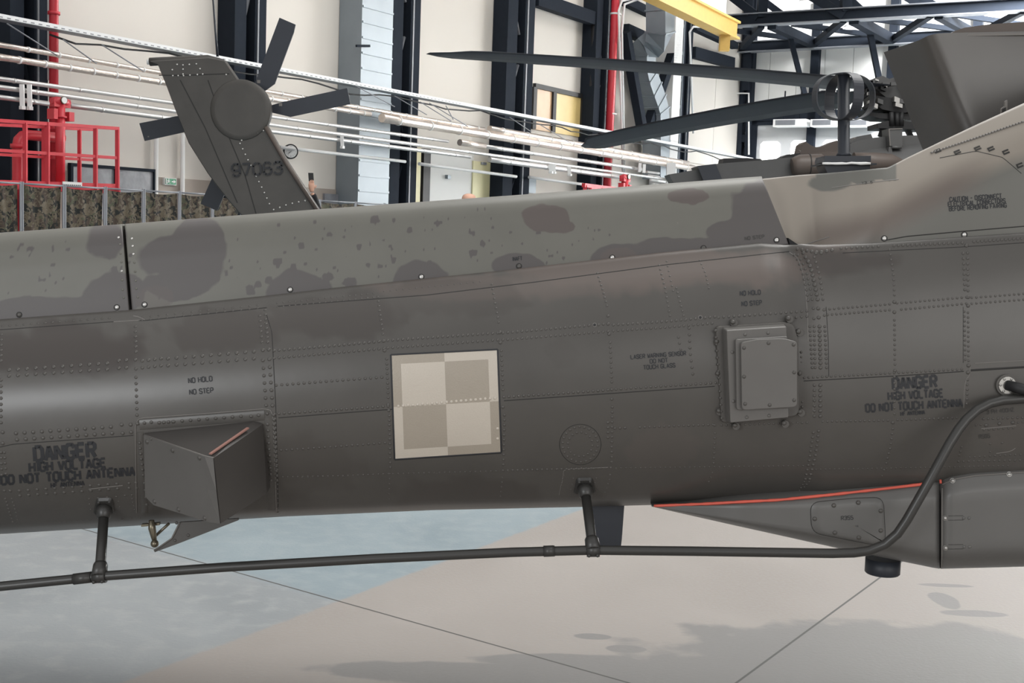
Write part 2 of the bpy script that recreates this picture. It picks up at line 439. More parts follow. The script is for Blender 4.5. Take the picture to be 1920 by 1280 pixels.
rv([(1347, 595), (1513, 583)], 9.6, 2.8); rv([(1493, 595), (1513, 593)], 9, 2.8)
rv([(1547, 580), (1668, 570)], 8.6, 2.7); rv([(1552, 590), (1668, 581)], 8.6, 2.7)
rv([(1682, 568), (1812, 557)], 8.6, 2.7); rv([(1690, 580), (1812, 569)], 8.6, 2.7)
rv([(1822, 558), (1990, 545)], 9, 2.6); rv([(1822, 569), (1990, 556)], 9, 2.6)
rv([(518, 722), (633, 713), (716, 707)], 10.2)
rv([(945, 744), (1140, 731)], 9.3, 3.1); rv([(1155, 729.5), (1253, 723), (1342, 717.5)], 9.5, 2.8)
rv([(1508, 708), (1803, 692)], 8.4, 2.7)
rv([(523, 775), (640, 767), (728, 761)], 10, 3.1)
rv([(527, 844), (633, 837), (722, 830)], 10.3, 2.7); rv([(1153, 803), (1172, 802)], 9, 3); rv([(1200, 801), (1278, 798), (1337, 796)], 9, 2.6)
rv([(1353, 797), (1513, 792)], 9, 2.6); rv([(1543, 790), (1665, 788)], 8.6, 2.6); rv([(1683, 787), (1803, 783)], 8.6, 2.5)
rv([(530, 894), (640, 892), (728, 888)], 9.6, 2.2); rv([(737, 888), (930, 883)], 9.6, 2.0); rv([(943, 882), (1145, 877)], 9.3, 2.8)
rv([(1155, 877.5), (1280, 876), (1515, 873)], 9.3, 2.0); rv([(1530, 880), (1653, 878)], 9, 2.0); rv([(1662, 878), (1890, 873)], 9, 2.0)
rv([(30, 812), (208, 800)], 16.1, 4.1); rv([(32, 824), (210, 812)], 16.1, 4.1)
RIV += [(228, 796, 4), (245, 796, 4), (230, 812, 4), (246, 810, 4), (5, 810, 4), (5, 831, 4)]
RIV += [(8, 920, 3.4), (19, 920, 3.4)]; rv([(36, 920), (154, 911.5), (219, 907)], 16.7, 3.5); rv([(37, 929), (155, 921), (220, 916)], 16.6, 3.5)
RIV += [(242, 906, 3.5), (255, 905, 3.5), (242, 915, 3.5), (256, 915, 3.5)]
rv([(3, 627), (2, 676)], 9.3, 3); rv([(2, 712), (2, 792)], 11, 3.6)
rv([(2, 848), (3, 890)], 10, 3.2); rv([(8, 848), (11, 888)], 10, 3.2)
rv([(10, 935), (15, 952), (24, 978)], 6.5, 2.4); rv([(22, 935), (27, 950), (33, 974)], 7, 2.2)
rv([(254, 612), (255, 659)], 9.2, 3.2); RIV += [(254, 674, 3.6), (255, 691, 3.6)]; rv([(255, 707), (257, 778)], 11.6, 3.4)
rv([(487, 592), (491, 641)], 10, 2.8); rv([(497, 581), (502, 641)], 9, 3.0)
rv([(494, 690), (499, 760)], 14, 3.6); rv([(506, 688), (511, 760)], 14, 3.9)
rv([(515, 776), (519, 880)], 8.6, 3.3); rv([(506, 846), (508, 900)], 9, 3.0); rv([(519, 890), (520, 960)], 9.3, 2.6)
rv([(708, 556), (718, 626)], 9.2, 2.5); RIV += [(719, 639, 3.6), (721, 657, 3.6)]; rv([(725, 673), (728, 745)], 8.8, 2.9)
rv([(728, 758), (729, 769)], 10, 3.4); rv([(730, 779), (732, 876)], 9, 2.9); rv([(731, 888), (729, 935)], 9.5, 2.0)
rv([(922, 533), (935, 604)], 9.3, 2.3); RIV += [(937, 623, 3.6), (938, 642, 3.6)]; rv([(940, 657), (943, 730)], 9, 2.8)
RIV += [(943, 763, 3.4)]; rv([(946, 778), (944, 871)], 9, 2.9); rv([(942, 895), (938, 930)], 8, 2.0)
rv([(1120, 512), (1130, 543), (1138, 573)], 7.6, 2.3); RIV += [(1140, 592, 3), (1140, 607, 3.5), (1142, 626, 3.5)]; rv([(1144, 642), (1147, 716)], 9.1, 2.8)
RIV += [(1147, 730, 3.3), (1147, 748, 3.3)]; rv([(1148, 763), (1147, 866)], 9.2, 2.9); rv([(1140, 792), (1140, 820)], 8.6, 3)
RIV += [(1144, 890, 2.8), (1143, 899, 2.4), (1140, 907, 2.2), (1137, 915, 2.0), (1134, 923, 2.0)]
rv([(1236, 497), (1247, 540), (1256, 592)], 8.6, 2.3); rv([(1250, 490), (1262, 545)], 9, 2.0); rv([(1268, 540), (1284, 600)], 9, 2.3)
rv([(1272, 632), (1276, 655)], 12, 2.8); rv([(1292, 615), (1294, 660), (1299, 701)], 12, 3.0)
rv([(1312, 488), (1323, 513), (1329, 540)], 8, 2.0); RIV += [(1340, 797, 3)]; rv([(1341, 812), (1338, 868)], 10, 2.5); rv([(1336, 886), (1329, 903)], 8, 2.0)
for k, (pts, r) in enumerate([([(1489, 478), (1497, 489), (1506, 514), (1512, 542), (1515, 563)], 2.9), ([(1496, 478), (1505, 492), (1514, 515), (1519, 540), (1523, 561)], 2.9),
                              ([(1506, 474), (1515, 490), (1521, 503), (1528, 535), (1533, 561)], 4.0), ([(1527, 482), (1534, 505), (1539, 530), (1543, 561)], 2.9)]):
    rv(pts, 9.6, r)
RIV += [(1525, 578, 3), (1534, 578, 4), (1526, 597, 3), (1535, 595, 4), (1545, 581, 3), (1546, 591, 3)]
for xa, xb, r in ((1518.5, 1523, 3), (1526.5, 1528.5, 3), (1536.5, 1538.5, 4), (1546.5, 1550, 3)):
    rv([(xa, 612), (xb, 689)], 9.0, r)
rv([(1527, 722), (1527, 780)], 10.5, 3.3); rv([(1538, 722), (1538, 780)], 10.5, 3.9)
rv([(1525, 811), (1518, 860), (1510, 898)], 9, 3.0); rv([(1535, 808), (1530, 850), (1518, 898)], 9, 3.3); rv([(1508, 903), (1499, 920)], 7, 2.2); rv([(1517, 903), (1508, 913)], 7, 2.2)
rv([(1668, 468), (1675, 513), (1677, 553)], 9.4, 2.6); RIV += [(1677, 566, 3.8), (1677, 585, 3.8), (1678, 695, 3.6)]; rv([(1677, 600), (1678, 683)], 9.5, 2.7)
rv([(1677, 706), (1677, 776)], 11, 2.8); RIV += [(1674, 792, 3.6)]; rv([(1674, 804), (1670, 836), (1662, 868)], 9.3, 2.7); RIV += [(1658, 881, 2.6), (1654, 892, 2)]
rv([(1806, 475), (1809, 543)], 10, 3.0); rv([(1814, 474), (1815, 545)], 10, 3.0); RIV += [(1815, 557, 3.8), (1815, 573, 3.8)]
rv([(1808, 584), (1810, 674)], 9, 2.6); rv([(1815, 586), (1816, 676)], 9, 2.6)
RIV += [(1816, 685, 4), (1815, 698, 4)]; rv([(1814, 712), (1813, 757)], 10, 2.8); RIV += [(1813, 785, 3.5)]
rv([(1577, 466), (1647, 462)], 9.4, 2.8); rv([(1676, 460.5), (1804, 455)], 8.5, 3.1); rv([(1826, 453), (1990, 442)], 7.6, 3.0); RIV += [(1812, 460, 4.2)]
rv([(1560, 469), (1530, 474)], 10, 3.8)
for dy in (0, 9):
    rv([(267, 594.5 + dy * .6), (483, 572 + dy * .6)], 15, 2.3)
    rv([(520, 568 + dy * .8), (700, 550 + dy * .8)], 11, 2.0)
rv([(5, 611), (205, 596)], 13.5, 2.6); rv([(720, 546), (900, 528)], 12, 1.6); rv([(1495, 467), (1540, 474)], 9, 3.5)
# circular patch and strut doubler plates
for R_, n_, r_ in ((33, 22, 2.7), (23, 16, 2.5)):
    RIV += [(1088 + R_ * math.cos(a), 833 + R_ * math.sin(a), r_) for a in [2 * math.pi * k / n_ + .1 for k in range(n_)]]
RIV += [(x, 897 - (x - 1075) * .02, 2) for x in (1075, 1090, 1103, 1118)] + [(1073, 908, 2), (1071, 917, 2), (1115, 905, 2), (1113, 915, 2)]
rv([(1057, 891), (1051, 912)], 8, 2)
RIV += [(167 + k * 17, 935 - k * 1.3, 2.4) for k in range(4)] + [(168, 945, 2.2), (170, 955, 2.2), (222, 940, 2.2), (224, 950, 2.2), (234, 929, 2.5), (247, 928, 2.5)]
rv([(248, 935), (252, 955)], 6, 2.2); rv([(112, 979), (175, 974)], 10, 1.8); rv([(230, 973), (262, 971)], 14, 2.6)
# cluster at lower right
rv([(1844, 785), (1990, 780)], 9.4, 2.8); rv([(1845, 805.5), (1900, 802)], 9.0, 2.6); RIV += [(1830, 797, 2.4), (1839, 796, 2.4), (1909, 792, 2.4), (1918, 791, 2.4)]
RIV += [(1849, 797, 4), (1874, 794, 4), (1899, 792, 4.2)]
rv([(1818, 857), (1870, 854), (1990, 848)], 9.8, 2.3); rv([(1797, 865), (1990, 861)], 9.6, 2.4); RIV += [(1803, 838, 2.6), (1801, 846, 2.6), (1799, 853, 2.4), (1857, 832, 2.6), (1879, 830, 2.6), (1857, 847, 2.4)]
# pattern around the left sensor housing
rv([(259, 794), (284, 792)], 12, 3.4); rv([(298, 793), (324, 791)], 8.6, 3.4)
for q in RIV[-6:]: pass
for x, y, r in RIV:
    l, n = hit(SKIN, x, y)
    if l is not None: sk.dome(l, n, r * (l.y / FPX) * 1.0, r * (l.y / FPX) * .62, 8)
# seams and lap joints
for pts, w in [([(0, 838), (22, 833), (30, 832), (250, 816)], 1.6), ([(500, 590), (510, 623), (517, 760), (522, 960)], 1.6), ([(522, 783), (640, 774), (735, 767)], 1.7),
               ([(945, 751), (1253, 730), (1340, 724)], 1.7), ([(1507, 714), (1690, 704), (1807, 696)], 1.8), ([(1549, 575), (1553, 640), (1554, 706)], 1.2), ([(1820, 694), (1920, 688), (1990, 684)], 4.0),
               ([(260, 601), (274, 600.5), (500, 576.5)], 1.5), ([(520, 574), (640, 565), (800, 553), (1000, 529), (1250, 496), (1480, 471)], 1.5),
               ([(1580, 474), (1660, 470), (1800, 463), (1990, 450)], 1.4), ([(0, 618), (240, 601)], 1.2), ([(1806, 575), (1806, 680)], 1.0)]:
    ribbon(sk, SKIN, pts, w, .0006, 1)
for pts, w in [([(1480, 473), (1494, 482), (1503, 500), (1510, 540), (1514, 590), (1515, 640)], 1.5), ([(1819, 688), (1818, 703), (1811, 712), (1808, 730), (1807, 765)], 1.6), ([(250, 592), (262, 594), (272, 600)], 1.8), ([(213, 603), (262, 600)], 1.4),
               ([(1840, 803.5), (1905, 798)], 1.8), ([(1868, 850), (1895, 846), (1904, 840)], 1.4), ([(1054, 906), (1057, 880), (1140, 876)], 1.2), ([(1048, 928), (1053, 905)], 1.0), ([(166, 917), (230, 910)], 1.5), ([(1527, 720), (1524, 776)], 1.0), ([(1828, 681), (1990, 672)], 1.5)]:
    ribbon(sk, SKIN, pts, w, .0008, 2)
circ = [(1088 + 39 * math.cos(a), 833 + 38 * math.sin(a)) for a in np.linspace(0, 2 * math.pi, 40)]
ribbon(sk, SKIN, circ, 1.2, .0005, 1, 5)
# soft brown fields on the skin, lighter and darker
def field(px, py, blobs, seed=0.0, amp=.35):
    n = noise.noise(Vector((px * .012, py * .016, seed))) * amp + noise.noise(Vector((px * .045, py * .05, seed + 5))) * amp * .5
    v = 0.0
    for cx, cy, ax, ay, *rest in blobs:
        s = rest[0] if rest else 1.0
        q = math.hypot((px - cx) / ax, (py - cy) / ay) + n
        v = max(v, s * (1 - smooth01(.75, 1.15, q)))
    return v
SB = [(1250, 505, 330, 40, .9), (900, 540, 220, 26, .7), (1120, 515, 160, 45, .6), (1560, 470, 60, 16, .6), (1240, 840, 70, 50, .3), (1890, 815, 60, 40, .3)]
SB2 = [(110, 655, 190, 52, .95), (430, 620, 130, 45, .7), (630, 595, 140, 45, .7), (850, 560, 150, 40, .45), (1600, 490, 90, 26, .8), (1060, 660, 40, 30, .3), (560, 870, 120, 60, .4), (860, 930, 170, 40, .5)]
att = []; att2 = []
for i, px in enumerate(cols):
    col = []; col2 = []
    for f in FS:
        t = lerp(T_TAB, px); s_ = lerp(S_TAB, px); y = t + f * (s_ - t)
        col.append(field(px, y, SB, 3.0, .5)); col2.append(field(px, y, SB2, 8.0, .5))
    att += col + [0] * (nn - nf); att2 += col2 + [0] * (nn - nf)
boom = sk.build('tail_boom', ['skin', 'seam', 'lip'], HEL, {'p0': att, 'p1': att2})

# ---- drive shaft covers on top of the boom
COVT = [(-1000, 505), (0, 437), (230, 421), (640, 391), (1000, 366), (1280, 345), (1440, 333), (1500, 329)]
COVB = [(-1000, 690), (0, 604), (237, 588.5), (250, 584), (500, 560), (640, 544), (933, 514), (1253, 478), (1480, 458), (1500, 456)]
CP = [(0, .34), (.01, .315), (.04, .285), (.1, .262), (.2, .245), (.4, .228), (.7, .212), (1, .20)]
CF = [0, .01, .025, .04, .07, .1, .15, .2] + list(np.linspace(.24, .96, 19)) + [.98, 1.0]
def cov_pt(px, f, lean):
    t = lerp(COVT, px); b = lerp(COVB, px); y = t + f * (b - t)
    return at(px + lean * (y - b), y, D + lerp(CP, f)), (px + lean * (y - b), y)
spots = []
rs = random.Random(11)
for k in range(300):
    x = rs.uniform(0, 1150) if k < 240 else rs.uniform(0, 240); u = rs.random()
    r = 1.6 + 3.2 * rs.random() ** 3 + (6 if k % 45 == 0 else 0)
    t = lerp(COVT, x); b = lerp(COVB, x)
    spots.append((x, t + (0.12 + .82 * u) * (b - t), r * 1.1, r))
spots += [(57, 467, 9, 7), (214, 505, 9, 10), (615, 519, 13, 11), (565, 460, 9, 8), (618, 440, 8, 7), (519, 490, 9, 6), (484, 534, 8, 8), (656, 530, 17, 13), (673, 462, 7, 7), (690, 498, 7, 5), (712, 498, 7, 6), (738, 488, 6, 8),
          (887, 473, 10, 8), (905, 457, 7, 8), (886, 437, 8, 6), (768, 432, 6, 8), (470, 545, 10, 9), (550, 500, 7, 7), (362, 553, 10, 6), (468, 543, 9, 12), (1010, 435, 6, 5)]
DARKF = [(371, 470, 60, 66), (335, 480, 90, 45), (330, 535, 60, 30), (200, 450, 40, 40, .7), (560, 545, 62, 36), (790, 525, 52, 40), (975, 500, 55, 26), (1150, 485, 55, 32), (1220, 480, 90, 22, .8), (1460, 400, 90, 75), (1390, 440, 70, 30), (1290, 465, 90, 22)]
DARK0 = [(100, 580, 130, 25), (215, 555, 60, 45)]
BRN = [(1020, 408, 45, 26), (1055, 425, 25, 12), (1290, 367, 40, 14), (1160, 480, 40, 20, .6), (290, 560, 40, 30, .5)]
def cover_piece(name, x0, x1, lean0, lean1, step):
    mb = MB(); xs = list(np.arange(x0, x1, step)) + [x1]
    rows = []; p0 = []; p1 = []
    for px in xs:
        u = (px - x0) / (x1 - x0); lean = lean0 + (lean1 - lean0) * u
        r = []; a0 = []; a1 = []
        for f in CF:
            p, (qx, qy) = cov_pt(px, f, lean); r.append(p)
            v = field(qx, qy, DARKF + DARK0, 1.0, .28)
            for sx_, sy_, ra, rb in spots:
                if abs(qx - sx_) < ra * 1.6 and abs(qy - sy_) < rb * 1.6:
                    q = math.hypot((qx - sx_) / ra, (qy - sy_) / rb) + .25 * noise.noise(Vector((qx * .2, qy * .2, 2)))
                    v = max(v, .9 * (1 - smooth01(.6, 1.1, q)))
            a0.append(v); a1.append(field(qx, qy, BRN, 7.0, .3))
        mir = [Vector((p.x, 2 * (D + .42) - p.y, p.z)) for p in r][::-1]
        top = Vector((r[0].x, D + .42, r[0].z))
        inner = [r[-1] + Vector((0, .03, 0)), ]
        rows.append(inner + r[::-1] + [top] + mir[::1])
        p0 += [a0[-1]] + a0[::-1] + [0] + [0] * len(mir); p1 += [0] + a1[::-1] + [0] + [0] * len(mir)
    b = mb.grid(rows, 0, True, close_u=True)
    n = len(rows[0]); e = b + (len(rows) - 1) * n
    mb.face(range(b, b + n)); mb.face(range(e, e + n))
    bvh = BVHTree.FromPolygons([p for r in rows for p in r], [(i * n + j, i * n + j + 1, (i + 1) * n + j + 1, (i + 1) * n + j) for i in range(len(rows) - 1) for j in range(len(CF))])
    return mb, bvh, {'p0': p0, 'p1': p1}
cl, CLB, al = cover_piece('shaft_cover', -1000, 242.5, .07, .085, 5.0)
for x, y in [(222, 445), (225, 458), (226, 475), (228, 491), (228, 508), (229, 525), (230, 543), (232, 558)]:
    h_, n_ = hit(CLB, x, y)
    if h_ is not None: cl.dome(h_, n_, .0045, .003, 8, 1 if y < 450 or y in (508,) else 0)
cover_l = cl.build('shaft_cover', ['cover', 'screw'], HEL, al)
cr, CRB, ar = cover_piece('shaft_cover', 248, 1479, .085, .40, 3.5)
for x, y in [(245.5, 447), (247, 461), (248.5, 476), (250.5, 492), (252, 509), (253, 526), (254, 541), (257, 557)]:
    h_, n_ = hit(CRB, x + 1.5, y)
    if h_ is not None: cr.dome(h_, n_, .0045, .003, 8, 1 if y < 480 else 0)
cover_r = cr.build('shaft_cover', ['cover', 'screw'], HEL, ar)
# dark frame seen in the gap between the two covers
g = MB()
gp = [cov_pt(px, f, .085)[0] + Vector((0, .03, 0)) for f in (.02, 1.0) for px in (232, 258)]
g.prism([gp[0], gp[1], gp[3], gp[2]], (0, .25, 0))
g.build('gap_backing', 'housing', HEL)

# ---- turtleback fairing ahead of the covers
FT = [(1425, 336), (1500, 328), (1545, 325), (1665, 314), (1704, 294), (1760, 267), (1834, 232), (1920, 193), (2060, 128), (2400, 100), (3500, 90)]
FB = [(1425, 470), (1490, 462), (1500, 461), (1540, 468), (1560, 468), (1600, 462), (1650, 459), (1800, 449), (1920, 441), (2060, 433), (2500, 410), (3500, 392)]
def fair_y(px, y):
    diag = lerp([(1425, 470), (1520, 462), (1600, 425), (1660, 388), (1780, 330), (1920, 262), (2060, 200), (2500, 180), (3500, 180)], px)
    w = smooth01(1430, 1660, px)
    v = .205 * (1 - w) + .085 * w - .02 * smooth01(1700, 1950, px)
    s = (diag - y) / 22.0
    soft = 22.0 * (math.log1p(math.exp(min(30, s))))
    return D + v + .00165 * soft
fm = MB(); rows = []; p0 = []; p1 = []; uvf = list(np.linspace(0, 1, 46)); fx = list(np.arange(1428, 2062, 5.0)) + [2120, 2200, 2300, 2500, 2800, 3200, 3500]
UPPER = [(1560, 400, 110, 65, .0)]
for px in fx:
    t = lerp(FT, px); b = lerp(FB, px); r = []
    for f in uvf:
        y = t + f * (b - t)
        lean = -(1 - f) * 0
        shift = 0.40 * (y - b) * (1 - smooth01(1428, 1560, px)) + (50 * (1 - smooth01(1428, 1560, px)))
        X = px + shift
        r.append(at(X, y, fair_y(px, y)))
        # shade painted grey-green low on the side, lit slope tan; green wedge on top
        wedge = 1.0 if (1530 < X < 1682 and y < 345 - (X - 1540) * .035 + 8 * noise.noise(Vector((X * .03, y * .03, 4)))) else 0.0
        wedge = max(wedge, field(X, y, [(1562, 343, 40, 13)], 9, .5))
        low = smooth01(-25, 30, y - lerp([(1428, 520), (1540, 500), (1640, 425), (1780, 350), (1900, 300), (2060, 260)], X))
        p0.append(max(wedge, low, field(X, y, [(1905, 360, 34, 55)], 2, .3)))
        p1.append(.75 * smooth01(60, 0, abs(y - lerp([(1428, 470), (1540, 440), (1640, 425), (1780, 352), (1900, 300), (2060, 260)], X))) * smooth01(1470, 1560, X) * smooth01(1900, 1780, X))
    back = at(px, t, fair_y(px, t) + .35); lowb = r[-1] + Vector((0, .3, 0))
    rows.append(r + [lowb, back]); p0 += [0, 0]; p1 += [0, 0]
b = fm.grid(rows, 0, True, close_u=True); n = len(rows[0]); e = b + (len(rows) - 1) * n
fm.face(range(b, b + n)); fm.face(range(e, e + n))
FAIR = BVHTree.FromPolygons([p for r in rows for p in r], [(i * n + j, i * n + j + 1, (i + 1) * n + j + 1, (i + 1) * n + j) for i in range(len(rows) - 1) for j in range(len(uvf) - 1)])
ribbon(fm, FAIR, [(1662, 450), (1700, 443), (1800, 434), (1920, 424), (1980, 420)], 2.0, .001, 1)
ribbon(fm, FAIR, [(1500, 462), (1530, 452), (1555, 444)], 2.0, .001, 2)
ribbon(fm, FAIR, [(1685, 336), (1640, 341), (1560, 352)], 1.5, .0008, 2)
ribbon(fm, FAIR, [(1762, 296), (1830, 283), (1880, 295), (1915, 325)], 1.3, .0006, 1)
turtle = fm.build('turtleback_fairing', ['fairing', 'seam', 'lip'], HEL, {'p0': p0, 'p1': p1})
hg = MB()
P = along([(1745, 287), (1830, 259), (1925, 226), (2000, 200)], 6.0)
for a, c in zip(P[:-1:1], P[1::1]):
    pa, na = hit(FAIR, *a); pc, nc = hit(FAIR, a[0] + (c[0] - a[0]) * .8, a[1] + (c[1] - a[1]) * .8)
    if pa is not None and pc is not None: hg.tube([pa, pc], .0042, 6, 0)
hg.build('piano_hinge', 'lip', turtle)
for x, y in [(1758, 283), (1795, 285), (1833, 278), (1858, 279), (1886, 285), (1912, 310)]:
    l, nr = hit(FAIR, x, y)
    if l is not None:
        d1 = (hit(FAIR, x + 5, y - 2)[0] - l).normalized(); d2 = nr.cross(d1)
        tb = MB()
        tb.prism([l + d1 * a_ * .010 + d2 * b_ * .0075 - nr * .001 for a_, b_ in ((-1, -1), (1, -1), (1, -.3), (-.6, -.3), (-.6, .3), (1, .3), (1, 1), (-1, 1))], nr * .0028)
        tb.build('fairing_clip', 'seam', turtle)
gap = MB(); gap.prism([at(1478, 446, D + .20), at(1500, 461, D + .165), at(1482, 462, D + .19)], (0, .12, 0)); gap.build('gap_backing', 'black', HEL)  # black block put in for the dark of the open corner hole
# ---- large quarter-turn screws along the covers
for (x, y, bvh, m_) in [(36, 590, CLB, 'bolt'), (219, 576, CLB, 'screw'), (271, 571, CRB, 'screw'), (544, 543, CRB, 'screw'), (790, 519, CRB, 'screw'), (973, 499, CRB, 'bolt'), (1148, 483, CRB, 'screw'), (1319, 465, CRB, 'bolt'),
                        (1456, 450, CRB, 'screw'), (1658, 447, FAIR, 'screw'), (1808, 440, FAIR, 'screw')]:
    l, n_ = hit(bvh, x, y)
    if l is None: continue
    sc = MB(); sc.disc(l - n_ * .001, n_, .0105, .0022, 14, 1); sc.dome(l + n_ * .001, n_, .0078, .004, 12, 0)
    sc.build('cover_screw', [m_, 'seam'], HEL)
# drain holes
for x, y in [(1115, 609), (1313, 595)]:
    l, n_ = hit(SKIN, x, y)
    dh = MB(); dh.disc(l - n_ * .001, n_, .0075, .0022, 14, 0); dh.disc(l + n_ * .0008, n_, .0045, .002, 12, 1); dh.build('drain_ring', ['lip', 'black'], HEL)

# ---- pale checkered insignia
ins = MB(); N = 44
c00, c10, c11, c01 = [np.array(p, float) for p in ((733, 665), (933, 655), (940, 848), (740, 861))]
def bil(u, v): return (c00 * (1 - u) + c10 * u) * (1 - v) + (c01 * (1 - u) + c11 * u) * v
qrows = []
for i in range(N + 1):
    qrows.append([sput(*bil(j / N, i / N)) for j in range(N + 1)])
base = ins.add([p for r in qrows for p in r])
for i in range(N):
    for j in range(N):
        u = (j + .5) / N; v = (i + .5) / N
        tl = (u < .5) == (v < .5)
        inner = .09 < u < .91 and .09 < v < .91
        mi = (0 if tl else 1) if inner else (1 if tl else 0)
        b_ = base + i * (N + 1) + j
        ins.face((b_, b_ + 1, b_ + N + 2, b_ + N + 1), mi, True)
for x, y in along([(747, 761), (928, 746)], 9.3):
    l, n_ = hit(SKIN, x, y); ins.dome(l + n_ * .0006, n_, .0056, .0036, 8, 0)
for x, y in [(933, 803), (933, 822)]:
    l, n_ = hit(SKIN, x, y); ins.dome(l + n_ * .0006, n_, .0056, .0036, 8, 0)
for a, c in ((c00, c10), (c10, c11), (c11, c01), (c01, c00)):
    ribbon(ins, SKIN, [tuple(a), tuple(c)], 3.4, .0016, 2)
insig = ins.build('checkered_insignia', ['tan_light', 'tan_dark', 'stencil'], HEL, fix=False)
insig['label'] = 'pale sand checkered square with dark outline'

# ---- stencils
def stencil(lines, bvh=SKIN, m_='stencil', parent=None, label=None, wt=.22, off=.0012):
    mb = MB(); pf = putter(bvh, off)
    for text, p0_, p1_, h_ in lines: lettering(mb, text, p0_, p1_, h_, pf, wt)
    o = mb.build('stencil_lettering', m_, parent or HEL, fix=False)
    if label: o['label'] = label
    return o
stencil([('DANGER', (66, 864), (179, 856), 26), ('HIGH VOLTAGE', (56, 884), (198, 875), 16), ('DO NOT TOUCH ANTENNA', (3, 908), (253, 891), 16), ('HF ANTENNA', (96, 913.5), (158, 909), 8)], label='black stencil reading DANGER HIGH VOLTAGE, at the tail end', wt=.27)
stencil([('DANGER', (1675, 729.5), (1756, 725), 21), ('HIGH VOLTAGE', (1666, 749.5), (1768, 743.5), 14), ('DO NOT TOUCH ANTENNA', (1624, 772), (1804, 761.5), 14), ('HF ANTENNA', (1689, 779), (1734, 776), 7)], label='black stencil reading DANGER HIGH VOLTAGE, at the body end', wt=.26)
stencil([('NO HOLD', (354, 718), (398, 714), 9), ('NO STEP', (356, 739.5), (400, 735.5), 9)])
stencil([('NO HOLD', (1388, 554), (1426, 551.5), 8), ('NO STEP', (1391, 573.5), (1428, 571), 8)], m_='stencil')
stencil([('LASER WARNING SENSOR', (1183, 673), (1286, 665.5), 7.5), ('DO NOT', (1219, 681), (1252, 678.5), 7.5), ('TOUCH GLASS', (1207, 692.5), (1266, 688), 7.5)])
stencil([('CAUTION - DISCONNECT', (1781, 378), (1878, 371), 8), ('ELECTRICAL CONNECTORS', (1778, 387), (1885, 380), 8), ('BEFORE REMOVING FAIRING', (1780, 395.5), (1887, 388.5), 8)], FAIR)
stencil([('INAFT', (961, 489), (979, 487.5), 7)], CRB)
stencil([('NO STEP', (1397, 450), (1433, 446), 6)], CRB, 'stencil_worn')
stencil([('Y385', (1616, 345), (1636, 343.5), 4)], FAIR, 'stencil_worn')
stencil([('3 PH 400HZ', (1850, 776), (1901, 771), 7)], SKIN, 'stencil_worn')
stencil([('R565', (1836, 822), (1856, 820), 7)], SKIN, 'stencil_worn')

# ---- helper for raised boxes standing off a surface
def P(px, py, yl): return at(px, py, D + yl)
def rrect(pts, rad, k=4):
    """round the corners of a pixel polygon"""
    out = []; n = len(pts)
    for i in range(n):
        p = np.array(pts[i], float); a = np.array(pts[i - 1], float); c = np.array(pts[(i + 1) % n], float)
        r = rad[i] if isinstance(rad, (list, tuple)) else rad
        if r <= 0: out.append(tuple(p)); continue
        pa = p + (a - p) / np.linalg.norm(a - p) * r; pc = p + (c - p) / np.linalg.norm(c - p) * r
        for q in range(k + 1):
            t = q / k; out.append(tuple((1 - t) ** 2 * pa + 2 * t * (1 - t) * p + t * t * pc))
    return out
def plate(name, mats, pts, rad, y_front, depth, parent, taper=0.0):
    q = rrect(pts, rad); mb = MB()
    c = np.mean(np.array(q), axis=0)
    front = [P(x, y, y_front) for x, y in q]
    back = [p + Vector((0, depth, 0)) for p in front]
    if taper:
        cc = sum(back, Vector()) / len(back); back = [cc + (p - cc) * (1 + taper) for p in back]
    mid = [f + (b_ - f) * .12 for f, b_ in zip(front, back)]
    fc = sum(front, Vector()) / len(front); front = [fc + (p - fc) * .985 for p in front]
    mb.loft([front, mid, back], 0, False)
    return mb
# ---- laser warning sensor box
fl = plate('sensor_flange', 'skin', [(1341, 612), (1488, 603), (1498, 640), (1499, 780), (1352, 793)], [10, 14, 8, 14, 8], -.006, .05, HEL)
for x, y in [(1344, 640), (1346, 700), (1348, 770), (1374, 604), (1478, 597), (1497, 622), (1499, 700), (1500, 772), (1378, 797), (1470, 793)]:
    fl.dome(P(x, y, -.004), (0, -1, 0), .008, .006, 10)
    fl.disc(P(x, y, .02), (0, -1, 0), .0125, .022, 10)
for k in range(14): fl.dome(P(1342 + k * .9, 620 + k * 12.6, -.004), (0, -1, 0), .0055, .004, 8)
for k in range(13): fl.dome(P(1502 + k * .2, 660 + k * 9.3, .004), (0, -1, 0), .005, .004, 8)
flo = fl.build('sensor_flange', 'skin', HEL)
mbx = plate('', '', [(1362, 619), (1475, 612), (1479, 783), (1369, 793)], [3, 3, 3, 3], -.055, .06, HEL, .04)
for x, y in [(1397, 627), (1440, 624), (1400, 782), (1442, 779), (1373, 660), (1375, 752)]: mbx.dome(P(x, y, -.055), (0, -1, 0), .006, .004, 8)
mbx.build('sensor_body', 'plate', flo)
inn = plate('', '', [(1379, 636), (1476, 630), (1479, 765), (1381, 769)], [5, 3, 3, 6], -.072, .02, HEL)
inn.build('sensor_riser', 'plate', flo)
cp = plate('', '', [(1389, 642), (1420, 636), (1470, 634), (1495, 641), (1495, 763), (1391, 769)], [7, 2, 10, 6, 8, 8], -.088, .014, HEL)
cpo = cp.build('sensor_cover_plate', 'plate', flo)
for x, y in [(1395, 652), (1441, 643), (1488, 646), (1395, 706), (1489, 698), (1397, 757), (1443, 759), (1489, 750)]:
    sc = MB(); sc.dome(P(x, y, -.088), (0, -1, 0), .0062, .0045, 10); sc.build('bolt', 'bolt', flo)

